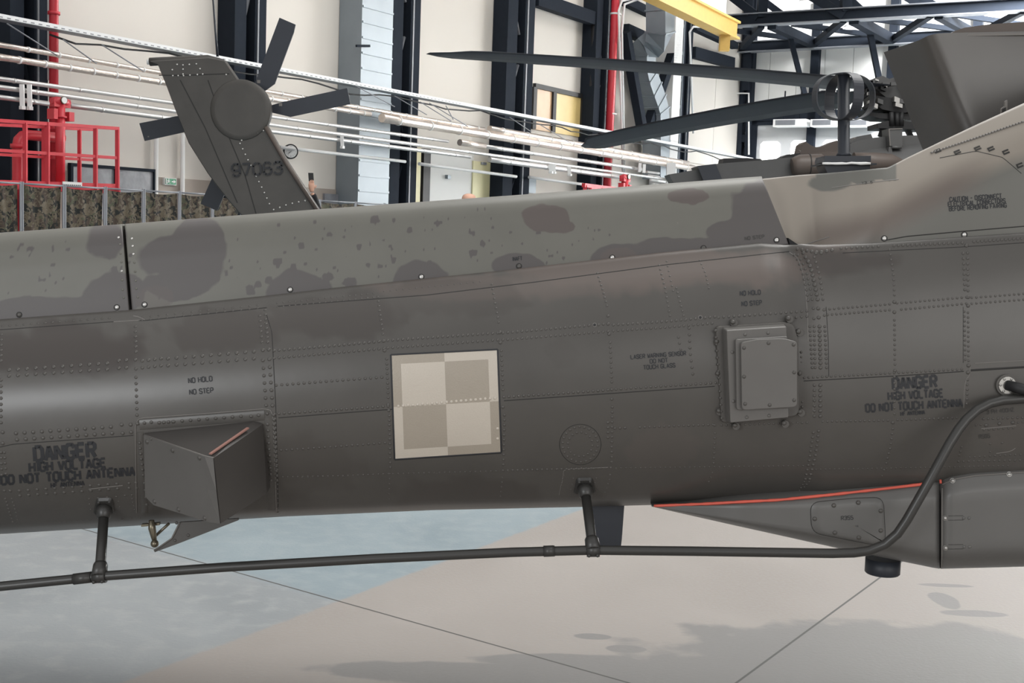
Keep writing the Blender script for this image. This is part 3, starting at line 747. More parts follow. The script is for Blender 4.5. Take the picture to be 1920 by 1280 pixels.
# ---- wedge shaped sensor housing near the tail
dp = MB()
for pts, rad in [([(256, 785), (500, 767), (514, 775), (520, 965), (262, 975)], [12, 10, 10, 2, 2])]:
    q = rrect(pts, rad)
    # doubler plate hugging the skin
    ribbon(dp, SKIN, [(256, 960), (254, 800), (258, 786), (270, 783), (400, 774), (496, 766), (508, 769), (512, 780), (518, 960)], 1.8, .003, 1)
    ribbon(dp, SKIN, [(262, 796), (380, 787), (496, 778)], 20, .0018, 0)
    ribbon(dp, SKIN, [(504, 782), (508, 860), (510, 955)], 18, .0018, 0)
    ribbon(dp, SKIN, [(263, 810), (268, 880), (272, 960)], 13, .0018, 0)
for x, y in along([(258, 794), (284, 791)], 13) + along([(299, 792), (325, 790)], 9) + along([(326, 790), (452, 780)], 16.3) + [(471, 780), (485, 778), (501, 775)]:
    l, n_ = hit(SKIN, x, y); dp.dome(l + n_ * .0018, n_, .0062, .004, 8)
for x, y in along([(262, 830), (264, 850), (269, 890)], 9.6) + along([(502, 795), (505, 845), (508, 900)], 12) + along([(513, 778), (516, 830), (519, 900)], 9) + along([(271, 905), (275, 945)], 12):
    l, n_ = hit(SKIN, x, y); dp.dome(l + n_ * .0018, n_, .0058, .004, 8)
dpo = dp.build('doubler_plate', ['skin', 'lip'], HEL)
ap_t = P(401, 858, -.235); ap_b = P(414, 981, -.225)
A = {'tl': P(271, 815, -.012), 'bl': P(290, 946, .02), 'tr': P(386, 855, -.228), }
A['br'] = onplane(394, 978, A['tl'], (A['tr'] - A['tl']).cross(A['bl'] - A['tl']).normalized())
A['tl2'] = onplane(274, 930, A['tl'], (A['tr'] - A['tl']).cross(A['bl'] - A['tl']).normalized())
bk_tl = P(271, 803, .03); bk_tr = P(480, 786, .012); b_tr = P(493, 795, -.004); b_br = onplane(500, 925, ap_t, (b_tr - ap_t).cross(ap_b - ap_t).normalized())
def inset(quad, k=.0): return quad
hs = MB()
# closed body: faces A (towards the tail), strip, B (towards the body), top, bottom
tv = [A['tl'], A['tr'], ap_t, b_tr, bk_tr, bk_tl]
bvv = [A['bl'], A['br'], ap_b, b_br, b_br + Vector((0, .06, .01)), A['bl'] + Vector((0, .07, .01))]
hs.loft([tv, bvv], 0, False)
housing = hs.build('sensor_housing', 'housing', HEL)
fa = MB()
na = (A['tr'] - A['tl']).cross(A['bl'] - A['tl']).normalized()
if na.y > 0: na = -na
poly = [A['tl'], A['tr'], A['br'], A['bl'], A['tl2']]
fa.prism([p + na * .004 for p in poly], -na * .0045)
fap = fa.build('sensor_face_plate', 'plate', housing)  # paint set lighter than the housing so this face reads as lit from left
def onA(px, py): return onplane(px, py, A['tl'] + na * .004, na)
for x, y in [(276, 828), (284, 823), (324, 844), (374, 858), (290, 940), (335, 955), (384, 971)]:
    sc = MB(); sc.dome(onA(x, y), na, .0085 if x != 284 else .004, .006, 10); sc.build('bolt', 'bolt', housing)
es = MB(); es.grid([[A['tr'].lerp(A['br'], u) + na * .0042 for u in (0, .5, 1)], [ap_t.lerp(ap_b, u) + Vector((-.001, -.004 - (.004 if u == .5 else 0), 0)) for u in (0, .5, 1)]], 0, False); es.build('apex_strip', 'plate', housing)
pe = MB(); pe.bar(P(394, 851, -.224), P(465, 802, -.062), .010, .004); pe.build('edge_tape', 'pink_edge', housing)
ln = MB(); ln.tube([A['tl'], A['tr'], ap_t], .0022, 6); ln.build('edge_bead', 'lip', housing)
ln = MB(); ln.tube([A['bl'], A['br']], .0022, 6); ln.build('edge_bead', 'lip', housing)
# ---- gusset and damper under it
gu = MB()
gu.prism([P(337, 979, .10), P(447, 972, .10), P(447, 975, .10), P(339, 1017, .10), P(290, 1035, .10), P(289, 1030, .10), P(322, 1009, .10)], (0, .012, 0))
gu.tube([P(337, 979, .098), P(322, 1009, .098), P(289, 1032, .098)], .003, 6, 1)
for x, y in [(353, 1003), (328, 1013), (331, 980)]: gu.dome(P(x, y, .10), (0, -1, 0), .006, .004, 8)
guo = gu.build('gusset_plate', ['dark', 'lip'], HEL)
da = MB()
da.tube([P(284, 975, .14), P(285, 990, .14), P(288, 1005, .14), P(290, 1014, .14)], [.009, .013, .010, .008], 10)
da.dome(P(290, 1019, .13), (0, -1, 0), .014, .014, 12); da.dome(P(290, 1019, .13), (0, 1, 0), .014, .014, 12)
da.tube([P(317, 981, .16), P(292, 1004, .16)], .005, 8); da.bar(P(266, 984, .16), P(300, 981, .16), .02, .008)
da.build('damper_link', 'brass', HEL)

# ---- HF antenna tube with struts
tp = [(-400, 1140, -.02), (-30, 1102, -.02), (130, 1086, -.02), (187, 1080, -.02), (420, 1063, -.02), (700, 1047, -.02), (960, 1035, -.02), (1110, 1031, -.02), (1300, 1033, -.03), (1560, 1037, -.05), (1600, 1036, -.06), (1630, 1032, -.07), (1660, 1020, -.08), (1683, 1000, -.09), (1700, 975, -.095),
      (1740, 905, -.10), (1780, 832, -.09), (1797, 805, -.08), (1812, 786, -.07), (1832, 768, -.06), (1855, 756, -.05), (1880, 750, -.05), (1920, 747, -.05), (2100, 744, -.04), (2700, 740, -.02)]
an = MB(); an.tube([P(x, y, d) for x, y, d in tp], .0158, 16)
ant = an.build('antenna_tube', 'tube', HEL)
for x0, y0, x1, y1 in [(138, 1085.5, 172, 1081.5), (1019, 1033.2, 1040, 1032.4)]:
    sl = MB(); a_ = P(x0, y0, -.02); b_ = P(x1, y1, -.02); sl.tube([a_, b_], .0185, 14); sl.build('sleeve', 'tube', ant)
def strut(top, bot, clamp):
    s_ = MB(); l, n_ = hit(SKIN, *top)
    foot = rrect([(top[0] - 21, top[1] + 14), (top[0] - 15, top[1] - 15), (top[0] + 15, top[1] - 16), (top[0] + 21, top[1] + 12)], [4, 6, 6, 4])
    ring = [putter(SKIN, .001)(*p) for p in foot]; ring2 = [putter(SKIN, .010)(top[0] + (p[0] - top[0]) * .85, top[1] + (p[1] - top[1]) * .85) for p in foot]
    s_.loft([ring, ring2], 0, False)
    for dx, dy in ((-10, -10), (10, -11)):
        h_, m_ = hit(SKIN, top[0] + dx, top[1] + dy); s_.dome(h_ + m_ * .010, m_, .0058, .005, 8)
    b_ = P(bot[0], bot[1], -.02)
    st = l + n_ * .004
    ax = (b_ - st)
    s_.tube([st, st + ax * .08, st + ax * .16, st + ax * .17], [.026, .026, .022, .018], 14)
    s_.tube([st + ax * .16, st + ax * .78, st + ax * .93], [.0165, .0175, .021], 14)
    s_.tube([st + ax * .8, st + ax * .84, b_ + Vector((0, -.008, 0))], [.019, .024, .026], 12)
    t_ = (P(clamp[2], clamp[3], -.02) - P(clamp[0], clamp[1], -.02)).normalized()
    s_.tube([b_ - t_ * .021, b_ + t_ * .021], .0225, 14)
    for q in (-1, 1): s_.dome(b_ + t_ * .014 * q + Vector((0, -.019, -.014)), (0, -1, -.6), .006, .006, 8)
    s_.build('strut', 'tube', ant)
strut((1096, 910), (1112, 1031), (1090, 1031.5, 1134, 1031))
strut((196, 948), (187, 1080), (170, 1081, 210, 1078))
bo = MB(); l, n_ = hit(SKIN, 1886, 721)
bo.disc(l - n_ * .002, n_, .035, .012, 24); bo.disc(l + n_ * .008, n_, .028, .006, 20, 1); bo.tube([l + n_ * .01, l + n_ * .02 + Vector((.03, -.02, -.006)), l + n_ * .03 + Vector((.09, -.03, -.02)), l + n_ * .03 + Vector((.2, -.04, -.05))], [.017, .018, .013, .012], 12, 2)
bo.tube([l + n_ * .025 + Vector((.05, -.024, -.012)), l + n_ * .026 + Vector((.062, -.025, -.015))], .0185, 12, 1)
for k in range(6):
    a_ = k * 1.05; u_ = n_.cross(Vector((0, 0, 1))).normalized(); w_ = n_.cross(u_)
    bo.dome(l + n_ * .013 + (u_ * math.cos(a_) + w_ * math.sin(a_)) * .023, n_, .005, .006, 8, 1)
bo.build('feed_through', ['skin', 'alu', 'black'], ant)

# ---- belly fairing with access plate, sealant and belly lamp
BT = [(1222, 947), (1300, 944), (1400, 938), (1500, 930), (1600, 920), (1700, 910), (1750, 905), (1762, 904)]
BB = [(1222, 949.5), (1361, 981), (1569, 1027), (1759, 1066), (1762, 1066)]
def bel(px, f, tab_t, tab_b, y0, r0):
    t = lerp(tab_t, px); b_ = lerp(tab_b, px); y = t + f * (b_ - t)
    h_ = (b_ - t) / 575.0
    v = y0 + .10 * max(0, (.18 - f)) * 1.2
    cut = .78
    if f > cut: v += r0 * (1 - math.sqrt(max(0, 1 - ((f - cut) / (1 - cut)) ** 2)))
    return P(px, y, v)
BF = [0, .04, .08, .12, .16, .2, .3, .4, .5, .6, .7, .78, .82, .86, .9, .93, .96, .98, 1]
bf = MB(); rows = []
for px in list(np.arange(1222, 1762, 12.0)) + [1762]:
    w = smooth01(1222, 1420, px)
    r = [bel(px, f, BT, BB, .17 * (1 - w) + .055 * w, .16) for f in BF]
    rows.append(r + [Vector((r[-1].x, D + .5, r[-1].z)), Vector((r[0].x, D + .5, r[0].z))])
b = bf.grid(rows, 0, True, close_u=True); n = len(rows[0]); e = b + (len(rows) - 1) * n
bf.face(range(e, e + n)); bf.face(range(b, b + n))
BEL = BVHTree.FromPolygons([p for r in rows for p in r], [(i * n + j, i * n + j + 1, (i + 1) * n + j + 1, (i + 1) * n + j) for i in range(len(rows) - 1) for j in range(len(BF) - 1)])
belly = bf.build('belly_fairing', 'belly', HEL)
CT = [(1764, 906), (1790, 895), (1830, 888), (1920, 882), (2060, 876), (2500, 860)]
CB = [(1764, 1066), (1920, 1062), (2060, 1058), (2500, 1040)]
bf = MB(); rows = []
for px in list(np.arange(1764, 2062, 12.0)) + [2200, 2500, 2900, 3400]:
    r = [bel(px, f, CT, CB, .045 - .02 * smooth01(1764, 1780, px), .15) for f in BF]
    rows.append(r + [Vector((r[-1].x, D + .5, r[-1].z)), Vector((r[0].x, D + .5, r[0].z))])
b = bf.grid(rows, 0, True, close_u=True); n = len(rows[0]); e = b + (len(rows) - 1) * n
bf.face(range(e, e + n)); bf.face(range(b, b + n))
BEL2 = BVHTree.FromPolygons([p for r in rows for p in r], [(i * n + j, i * n + j + 1, (i + 1) * n + j + 1, (i + 1) * n + j) for i in range(len(rows) - 1) for j in range(len(BF) - 1)])
ribbon(bf, BEL2, [(1766.5, 915), (1766.5, 1050), (1765.5, 1062)], 2.2, .002, 1)
ribbon(bf, BEL2, [(1767, 908), (1790, 898), (1830, 891), (1920, 885), (1990, 882)], 2.4, .003, 1)
for x, y in [(1807, 971), (1817, 971), (1808, 1025), (1818, 1025)]:
    l, n_ = hit(BEL2, x, y); bf.dome(l, n_, .0058, .004, 8)
for y in (967, 975, 1021, 1029): ribbon(bf, BEL2, [(1778, y), (1806, y - .4)], .9, .0006, 2)
belly2 = bf.build('belly_panel', ['belly', 'lip', 'seam'], HEL)
for x, y in [(1772, 971), (1773, 1027), (1786, 901), (1892, 889)]:
    l, n_ = hit(BEL2, x, y); sc = MB(); sc.disc(l, n_, .009, .002, 10); sc.dome(l + n_ * .002, n_, .0068, .005, 10); sc.build('bolt', 'alu', belly2)
ac = MB(); q = rrect([(1519, 942), (1600, 934), (1656, 932), (1660, 1010), (1650, 1020), (1630, 1019), (1522, 998)], [18, 0, 18, 8, 8, 8, 18], 5)
cx = np.mean([p[0] for p in q]); cy = np.mean([p[1] for p in q])
bp = putter(BEL, .0004); bp2 = putter(BEL, .0028)
ac.grid([[bp(*p) for p in q]] + [[bp2(cx + (p[0] - cx) * .985 * s_, cy + (p[1] - cy) * .975 * s_) for p in q] for s_ in (1, .8, .6, .4, .2, .04)], 0, True, close_u=True)
ribbon(ac, BEL, q + [q[0]], 1.6, .0012, 1, 6)
aco = ac.build('access_plate', ['belly', 'seam'], belly)
for x, y in [(1563, 947), (1609, 942), (1651, 957), (1527, 972), (1565, 998), (1610, 1007), (1651, 994)]:
    l, n_ = hit(BEL, x, y); sc = MB(); sc.dome(l + n_ * .0026, n_, .0078, .006, 10); sc.build('bolt', 'bolt', belly)
stencil([('R355', (1577, 974), (1599, 973), 7)], BEL, parent=belly, off=.0042, wt=.15)
se = MB()
pts = along([(1226, 948), (1330, 944), (1400, 940), (1460, 937), (1560, 927), (1640, 918), (1742, 906)], 10)
rr = random.Random(3)
P3 = []; R3 = []
for x, y in pts:
    l, n_ = hit(SKIN, x, y - 1.0)
    f_ = P(x, y, .17 * (1 - smooth01(1222, 1420, x)) + .065 * smooth01(1222, 1420, x))
    P3.append(f_ if (l is None or f_.y < l.y) else l + Vector((0, -.002, 0))); R3.append(.0042 + .0016 * rr.random())
se.tube(P3, R3, 8); se.build('sealant_bead', 'red_sealant', belly)
se = MB(); se.tube([P(1763, 899, .06), P(1764, 906, .055)], .004, 8); se.build('sealant_bead', 'red_sealant', belly)
bl = MB(); c_ = P(1656, 1046, .33); bl.tube([c_, c_ + Vector((0, 0, -.052)), c_ + Vector((0, 0, -.056))], [.062, .062, .058], 28); bl.build('belly_lamp', 'bluegrey', belly)
ba = MB()
ba.prism([P(1108, 944, .40), P(1171, 942, .40), P(1166, 1010, .40), P(1163, 1036, .40), P(1107, 1040, .40)], (0, .02, 0)); ba.build('blade_antenna', 'bluegrey', HEL)
# ---- exhaust shroud, cowling, and satcom loop antenna on the turtleback
ex = MB()
L0, L1 = (1657, 98), (1748, 330)
rows = []
for u in np.linspace(0, 1, 25):
    r = []
    for k, s_ in enumerate(np.linspace(0, 1, 40)):
        # s_: left edge -> crease -> right
        yt = lerp([(0, 98), (.2, 76), (.26, 66), (.32, 62), (1, 50)], s_)
        xt = lerp([(0, 1657), (.2, 1722), (.26, 1742), (.32, 1762), (.7, 2080), (1, 2700)], s_)
        xb = lerp([(0, 1752), (.2, 1815), (.26, 1845), (.32, 1870), (.7, 2190), (1, 2900)], s_); yb = lerp([(0, 335), (.3, 300), (1, 150)], s_)
        y_ = lerp([(0, .78), (.22, .60), (.26, .578), (.30, .576), (.7, .64), (1, .66)], s_)
        x = xt + (xb - xt) * u; y = yt + (yb - yt) * u
        r.append(P(x, y, y_ + .02 * math.sin(u * 3.14)))
    rows.append(r)
ex.grid(rows, 0, True)
bk = [[p + Vector((.16, .32, 0)) for p in r] for r in rows]
b2 = ex.grid(bk, 0, True)
for r1, r2 in ((rows[0], bk[0]), (rows[-1], bk[-1])): ex.grid([r1, r2], 0, False)
ex.grid([[r[0] for r in rows], [r[0] for r in bk]], 0, False); ex.grid([[r[-1] for r in rows], [r[-1] for r in bk]], 0, False)
exo = ex.build('exhaust_shroud', 'shroud', HEL, fix=True)
cw = MB(); q = [(1778, 66), (1790, 58), (1808, 52), (1850, 46), (1920, 41), (2650, 22), (2650, 66), (1920, 64), (1780, 68)]
cw.prism([P(x, y, .62) for x, y in q], (0, .3, 0)); cw.bar(P(1775, 67, .60), P(2650, 52, .60), .02, .008, 1); cw.build('cowling', ['brown', 'lip'], HEL)
lt = MB(); lt.prism([P(x, y, .30) for x, y in rrect([(1877, 214), (1878, 203), (1884, 199), (1884, 190), (1889, 187), (1889, 208)], 1)], (0, .01, 0)); lt.prism([P(x, y, .295) for x, y in [(1880, 212), (1880, 204), (1886, 201), (1886, 208)]], (0, .004, 0), 1); lt.build('latch', ['lip', 'black'], HEL)

sa = MB(); A0 = .46
sa.prism([P(1556, 335, A0 - .05), P(1632, 335, A0 - .05), P(1631, 309, A0 - .05), P(1545, 309, A0 - .05)], (0, .12, 0))
sa.prism([P(1540, 309, A0 - .07), P(1644, 309, A0 - .07), P(1644, 306, A0 - .07), P(1540, 306, A0 - .07)], (0, .16, 0))
sa.prism([P(1545, 304, A0 - .06), P(1633, 303, A0 - .06), P(1633, 292, A0 - .06), P(1547, 292, A0 - .06)], (0, .14, 0))
rr = random.Random(5)
sa.tube([P(1542 + k * 9, 306 + rr.uniform(-.7, .7), A0 - .075) for k in range(11)], [.004 + .002 * rr.random() for k in range(11)], 6, 1)
sat = sa.build('loop_antenna', ['bluegrey', 'white'], HEL)
ms = MB(); ms.tube([P(1582, 292, A0), P(1582, 287, A0), P(1582, 286, A0), P(1582, 140, A0)], [.028, .024, .0215, .0215], 16); ms.tube([P(1582, 141, A0), P(1582, 137, A0)], .027, 16); ms.build('mast', 'bluegrey', sat)
cc = P(1582, 182, A0); sc_ = (D + A0) / FPX
for azd in (12, 102):
    az = math.radians(azd); dr = Vector((math.cos(az), math.sin(az), 0)); pr = Vector((-dr.y, dr.x, 0))
    lp = MB(); ro = []; 
    for k in range(48):
        a_ = 2 * math.pi * k / 48
        cx_ = math.copysign(abs(math.cos(a_)) ** .8, math.cos(a_)) * 59 * sc_; cz_ = math.copysign(abs(math.sin(a_)) ** .8, math.sin(a_)) * 43 * sc_
        k_ = .965
        ro.append([cc + dr * cx_ + pr * .019 + Vector((0, 0, cz_)), cc + dr * cx_ - pr * .019 + Vector((0, 0, cz_)), cc + dr * cx_ * k_ - pr * .019 + Vector((0, 0, cz_ * k_)), cc + dr * cx_ * k_ + pr * .019 + Vector((0, 0, cz_ * k_))])
    ro.append(ro[0]); lp.grid(ro, 0, False, close_u=True); lp.build('loop', 'bluegrey', sat)
# ================================================================== second helicopter
D2 = 16.3
HE2 = thing('helicopter', Vector((0.5, D2 + .5, 0)), 'second helicopter parked behind, with tail fin, tail rotor and drooping main rotor blades', 'helicopter')
def Q(px, py, y=0.0): return at(px, py, D2 + y)
fin = MB()
fpoly = [(279, 113), (292, 112), (389, 106), (420, 112), (446, 150)]
ccx, ccy, cr_ = 447, 204, 56
for a in np.linspace(math.radians(-88), math.radians(22), 14): fpoly.append((ccx + cr_ * math.cos(a), ccy + cr_ * math.sin(a)))
fpoly += [(500, 236), (540, 306), (603, 402), (640, 470), (520, 480), (455, 408), (430, 380), (408, 352), (388, 325), (362, 284), (352, 268), (328, 208), (310, 160), (293, 118)]
ch = Vector((0, .22, 0)); pts = [Q(*p) for p in fpoly]
c_ = sum(pts, Vector()) / len(pts)
fin.loft([[c_ + (p - c_) * .975 + Vector((0, 0, 0)) for p in pts], [p + Vector((0, .05, 0)) for p in pts], [p + Vector((0, .17, 0)) for p in pts], [c_ + (p - c_) * .975 + Vector((0, .22, 0)) for p in pts]], 0, False)
RV2 = [(323, 131), (332, 121), (343, 122), (355, 121), (368, 120), (343, 130), (375, 129), (324, 142), (334, 142), (343, 139), (344, 142), (356, 141), (370, 140), (380, 139), (424, 140)]
RV2 += along([(453, 263), (464, 258), (494, 245)], 10) + along([(450, 269), (465, 300), (480, 330), (495, 360), (505, 382)], 11) + along([(513, 393), (540, 383), (572, 376)], 12) + [(427, 234), (437, 238)]
for x, y in RV2: fin.dome(Q(x, y, .0) , (0, -1, 0), .013, .012, 6, 1)
for pl in [[(298, 141), (345, 141), (430, 138)], [(338, 150), (385, 240), (445, 380)], [(390, 150), (420, 235), (460, 330), (480, 400)]]:
    for a, c in zip(pl[:-1], pl[1:]): fin.bar(Q(*a, -.001), Q(*c, -.001), .004, .012, 2, up=(0, 0, 1))
fin.tube([Q(498, 238, .0), Q(538, 308, .0), Q(601, 404, .0)], .03, 8, 3)
fino = fin.build('tail_fin', ['fin', 'screw', 'seam', 'brown'], HE2)
cap = MB(); cap.tube([Q(281, 116, .11), Q(300, 115, .11), Q(390, 110, .11), Q(420, 114, .11)], [.055, .055, .05, .02], 10); cap.tube([Q(276, 116, .11), Q(283, 116, .11)], .035, 10, 1)
cap.build('fin_cap', ['fin', 'white'], HE2)
gb = MB(); g0 = Q(451, 206, 0)
gb.tube([g0 + Vector((0, .1, 0)), g0, g0 + Vector((0, -.010, 0)), g0 + Vector((0, -.016, 0))], [.40, .398, .385, .33], 32); gb.build('gearbox_fairing', 'fin', HE2)
num = MB(); lettering(num, '97063', (436, 330), (529, 325), 22, lambda x, y: Q(x, y, -.014), .17); num.build('serial_number', 'stencil', HE2, fix=False)
aer = MB(); aer.tube([Q(408, 106, .1), Q(404, 60, .1), Q(398, -20, .1), Q(392, -90, .1)], [.018, .014, .011, .009], 8); aer.build('whip_aerial', 'bluegrey', HE2)
hub = MB(); hub.tube([Q(463, 213, .2), Q(466, 212, .55)], .09, 16); hub.tube([Q(480, 210, .42), Q(507, 205, .42)], .06, 10); hub.build('tail_rotor_hub', 'black', HE2)
def tblade(poly, y0, spots=()):
    mb = MB(); mb.prism([Q(x, y, y0) for x, y in poly], (0, .03, 0)); mb.prism([Q(x, y, y0 - .004) for x, y in [poly[0], poly[1], poly[1], poly[0]]][:0] or [Q(x, y, y0 - .002) for x, y in poly[:3]], (0, .002, 0)) if False else None
    for x, y, s in spots:
        mb.prism([Q(x - s, y - s, y0 - .004), Q(x + s, y - s, y0 - .004), Q(x + s, y + s, y0 - .004), Q(x - s, y + s, y0 - .004)], (0, .006, 0), 1)
    mb.build('tail_rotor_blade', ['bluegrey', 'lip'], HE2)
tblade([(524, 33), (554, 46), (551, 60), (515, 157), (494, 172), (475, 196), (463, 190), (478, 156)], .38, [(485, 153, 3)])
tblade([(651, 165), (657, 195), (544, 219), (506, 210), (466, 222), (464, 206), (506, 198), (530, 191)], .40, [(526, 196, 3)])
tblade([(261, 231), (329, 218), (463, 200), (466, 224), (343, 248), (271, 264)], .42, [(278, 256, 1.2)])
tblade([(395, 339), (450, 222), (478, 215), (416, 375), (407, 395), (376, 382)], .44)
# boom, body, engines
bm_ = MB()
secs = []
for px, cy, hh, ww in [(500, 455, 34, .26), (800, 440, 44, .34), (1150, 425, 60, .45), (1320, 415, 74, .55), (1480, 400, 86, .62), (1620, 380, 104, .68), (1800, 372, 112, .7), (2100, 372, 100, .6), (2400, 380, 60, .35)]:
    c_ = Q(px, cy, .3); r_ = hh / 141.0
    secs.append([c_ + Vector((0, math.cos(a) * ww, math.sin(a) * r_)) for a in [2 * math.pi * k / 24 for k in range(24)]])
bm_.loft(secs, 0, True); bm_.build('fuselage', 'far_grey', HE2)
pyl = MB(); pyl.prism([Q(x, y, .1) for x, y in [(1594, 300), (1594, 270), (1612, 263), (1630, 259), (1667, 255), (1690, 254), (1800, 252), (1900, 270), (1900, 330), (1594, 330)]], (0, .7, 0)); pyl.prism([Q(x, y, .2) for x, y in [(1595, 268), (1607, 256), (1633, 251), (1637, 260), (1600, 270)]], (0, .5, 0)); pyl.build('engine_deck', 'far_grey', HE2)
nb = MB(); nb.tube([Q(1600, 303, -.15), Q(1640, 304, -.15), Q(1670, 305, -.15), Q(1688, 308, -.15), Q(1700, 311, -.15)], [.12, .125, .115, .075, .015], 16); nb.build('engine_nacelle', 'brown', HE2)
nb = MB(); nb.tube([Q(1485, 312, -.2), Q(1492, 311, -.2), Q(1500, 310, -.2), Q(1540, 308, -.2), Q(1543, 308, -.2)], [.10, .125, .14, .135, .12], 20); nb.tube([Q(1516, 309, -.2), Q(1518, 309, -.2)], .142, 20, 1); nb.build('engine_nacelle', ['brown', 'seam'], HE2)
lump = MB()
for poly, y0, dy in [([(1497, 303), (1505, 270), (1511, 265), (1520, 272), (1530, 276), (1545, 274), (1566, 264), (1580, 262), (1600, 268), (1600, 303)], .3, .4), ([(1505, 300), (1512, 288), (1550, 284), (1580, 285), (1580, 303)], .1, .3)]:
    lump.prism([Q(x, y, y0) for x, y in poly], (0, dy, 0))
lump.build('draped_cover', 'brown', HE2)
es_ = MB(); es_.prism([Q(x, y, -.1) for x, y in [(1308, 311), (1355, 306), (1430, 300), (1500, 293), (1500, 345), (1324, 352)]], (0, .6, 0)); es_.prism([Q(x, y, -.02) for x, y in [(1355, 307), (1357, 297), (1400, 296), (1425, 298), (1430, 301)]], (0, .4, 0), 1); es_.prism([Q(x, y, -.02) for x, y in [(1460, 298), (1475, 290), (1500, 287), (1505, 297)]], (0, .4, 0), 1)
eso = es_.build('exhaust_shroud', ['far_grey', 'black'], HE2)
es_ = MB(); es_.prism([Q(x, y, .0) for x, y in [(1254, 327), (1300, 319), (1312, 317), (1330, 352), (1272, 358)]], (0, .5, 0)); es_.build('exhaust_lip', 'far_grey', eso)
bl = MB(); bl.prism([Q(x, y, -.13) for x, y in [(1308, 311), (1342, 307), (1358, 346), (1324, 352)]], (0, .03, 0)); bl.build('shroud_band', 'bluegrey', eso)
# mast, hub, swashplate
DH = 17.0
def H(px, py, y=0.0): return at(px, py, DH + y)
HUBC = H(1700, 170)
mh = MB()
mh.prism([H(x, y, -.2) for x, y in [(1641, 146), (1655, 142), (1668, 148), (1690, 140), (1745, 140), (1745, 190), (1700, 196), (1672, 190), (1645, 170)]], (0, .6, 0))
mh.prism([H(x, y, -.25) for x, y in [(1638, 178), (1660, 182), (1700, 186), (1745, 186), (1745, 204), (1690, 212), (1655, 205), (1640, 196)]], (0, .5, 0), 1)
rr = random.Random(9)
for k in range(26):
    x = rr.uniform(1622, 1700); y = rr.uniform(140, 205); a_ = H(x, y, -.3); s_ = rr.uniform(.02, .05)
    mh.box(a_, (s_, 0, s_ * .4 * rr.uniform(-1, 1)), (0, .05, 0), (0, 0, s_ * rr.uniform(.4, 1)), rr.choice([0, 1, 1, 2]))
for x0, y0, x1, y1 in [(1612, 150, 1650, 170), (1615, 185, 1650, 160), (1618, 205, 1640, 190)]: mh.tube([H(x0, y0, -.3), H(x1, y1, -.3)], .03, 8, 1)
mh.build('rotor_hub', ['far_grey', 'black', 'alu'], HE2)
sw = MB()
sw.prism([H(x, y, -.2) for x, y in [(1622, 205), (1640, 212), (1700, 213), (1745, 210), (1745, 222), (1690, 224), (1650, 222), (1632, 217)]], (0, .5, 0))
sw.prism([H(x, y, -.25) for x, y in [(1646, 231), (1662, 227), (1710, 228), (1745, 230), (1745, 243), (1646, 240)]], (0, .5, 0))
for x0, x1 in [(1652, 1658), (1708, 1700)]: sw.bar(H(x0, 257, 0), H(x1, 240, 0), .09, .06)
for x in (1672, 1682, 1690): sw.tube([H(x, 236, -.25), H(x, 210, -.25)], .035, 8)
for x in (1660, 1668): sw.tube([H(x, 212, 0), H(x - 4, 192, 0)], .03, 8)
for x in (1695, 1703): sw.tube([H(x, 215, .1), H(x, 190, .1)], .05, 8, 1)
sw.build('swashplate', ['black', 'brown'], HE2)
bx = MB(); bx.prism([Q(x, y, -.05) for x, y in [(1666, 241), (1692, 240), (1692, 273), (1668, 274)]], (0, .3, 0)); bx.bar(Q(1667, 242, -.055), Q(1669, 273, -.055), .012, .012, 1); bx.bar(Q(1667, 242, -.055), Q(1692, 241, -.055), .012, .012, 1); bx.prism([Q(x, y, -.05) for x, y in [(1667, 275), (1672, 275), (1675, 296), (1664, 296)]], (0, .2, 0)); bx.tube([Q(1672, 276, -.06), Q(1690, 276, -.06)], .02, 8); bx.build('air_vent_box', ['far_grey', 'lip'], HE2)
# main rotor blades: root and tip places with a droop between
TIPA = at(806, 99, 13.3); TIPB = at(1090, 274, 23.1)
hubz = HUBC.z
def blade(tip, lead, pitch=.24, twist=.8, chord=.53):
    mb = MB(); rt = HUBC.copy(); d = tip - rt; dh = Vector((d.x, d.y, 0)).normalized(); side = Vector((-dh.y, dh.x, 0)) * lead
    n = 34; rows = []
    for k in range(n + 1):
        u = .06 + .94 * k / n
        c_ = Vector((rt.x + d.x * u, rt.y + d.y * u, hubz + (tip.z - hubz) * u ** 1.6))
        ch_ = chord * (1 if u < .94 else 1 - .8 * (u - .94) / .06) * (1 if u > .15 else .55)
        off = 0 if u < .94 else .35 * (u - .94) / .06
        pt = pitch * (1 - twist * u)
        fw = side * math.cos(pt) + Vector((0, 0, math.sin(pt))); up = fw.cross(dh)
        if up.z < 0: up = -up
        prof = [(-.5, 0), (-.2, .028), (.15, .045), (.38, .036), (.5, 0), (.38, -.026), (.1, -.034), (-.2, -.016)]
        rows.append([c_ + fw * ((x_ - off) * ch_) + up * (z_ * ch_ * .75) for x_, z_ in prof])
    b = mb.grid(rows, 0, True, close_u=True); m = len(rows[0]); e = b + n * m
    mb.face(range(b, b + m)); mb.face(range(e, e + m))
    return mb.build('rotor_blade', 'bluegrey', HE2)
def opp(t): return Vector((2 * HUBC.x - t.x, 2 * HUBC.y - t.y, t.z))
blade(TIPA, 1, .24, .8); blade(TIPB, 1, .42, .3); blade(opp(TIPA), 1); blade(opp(TIPB), 1)

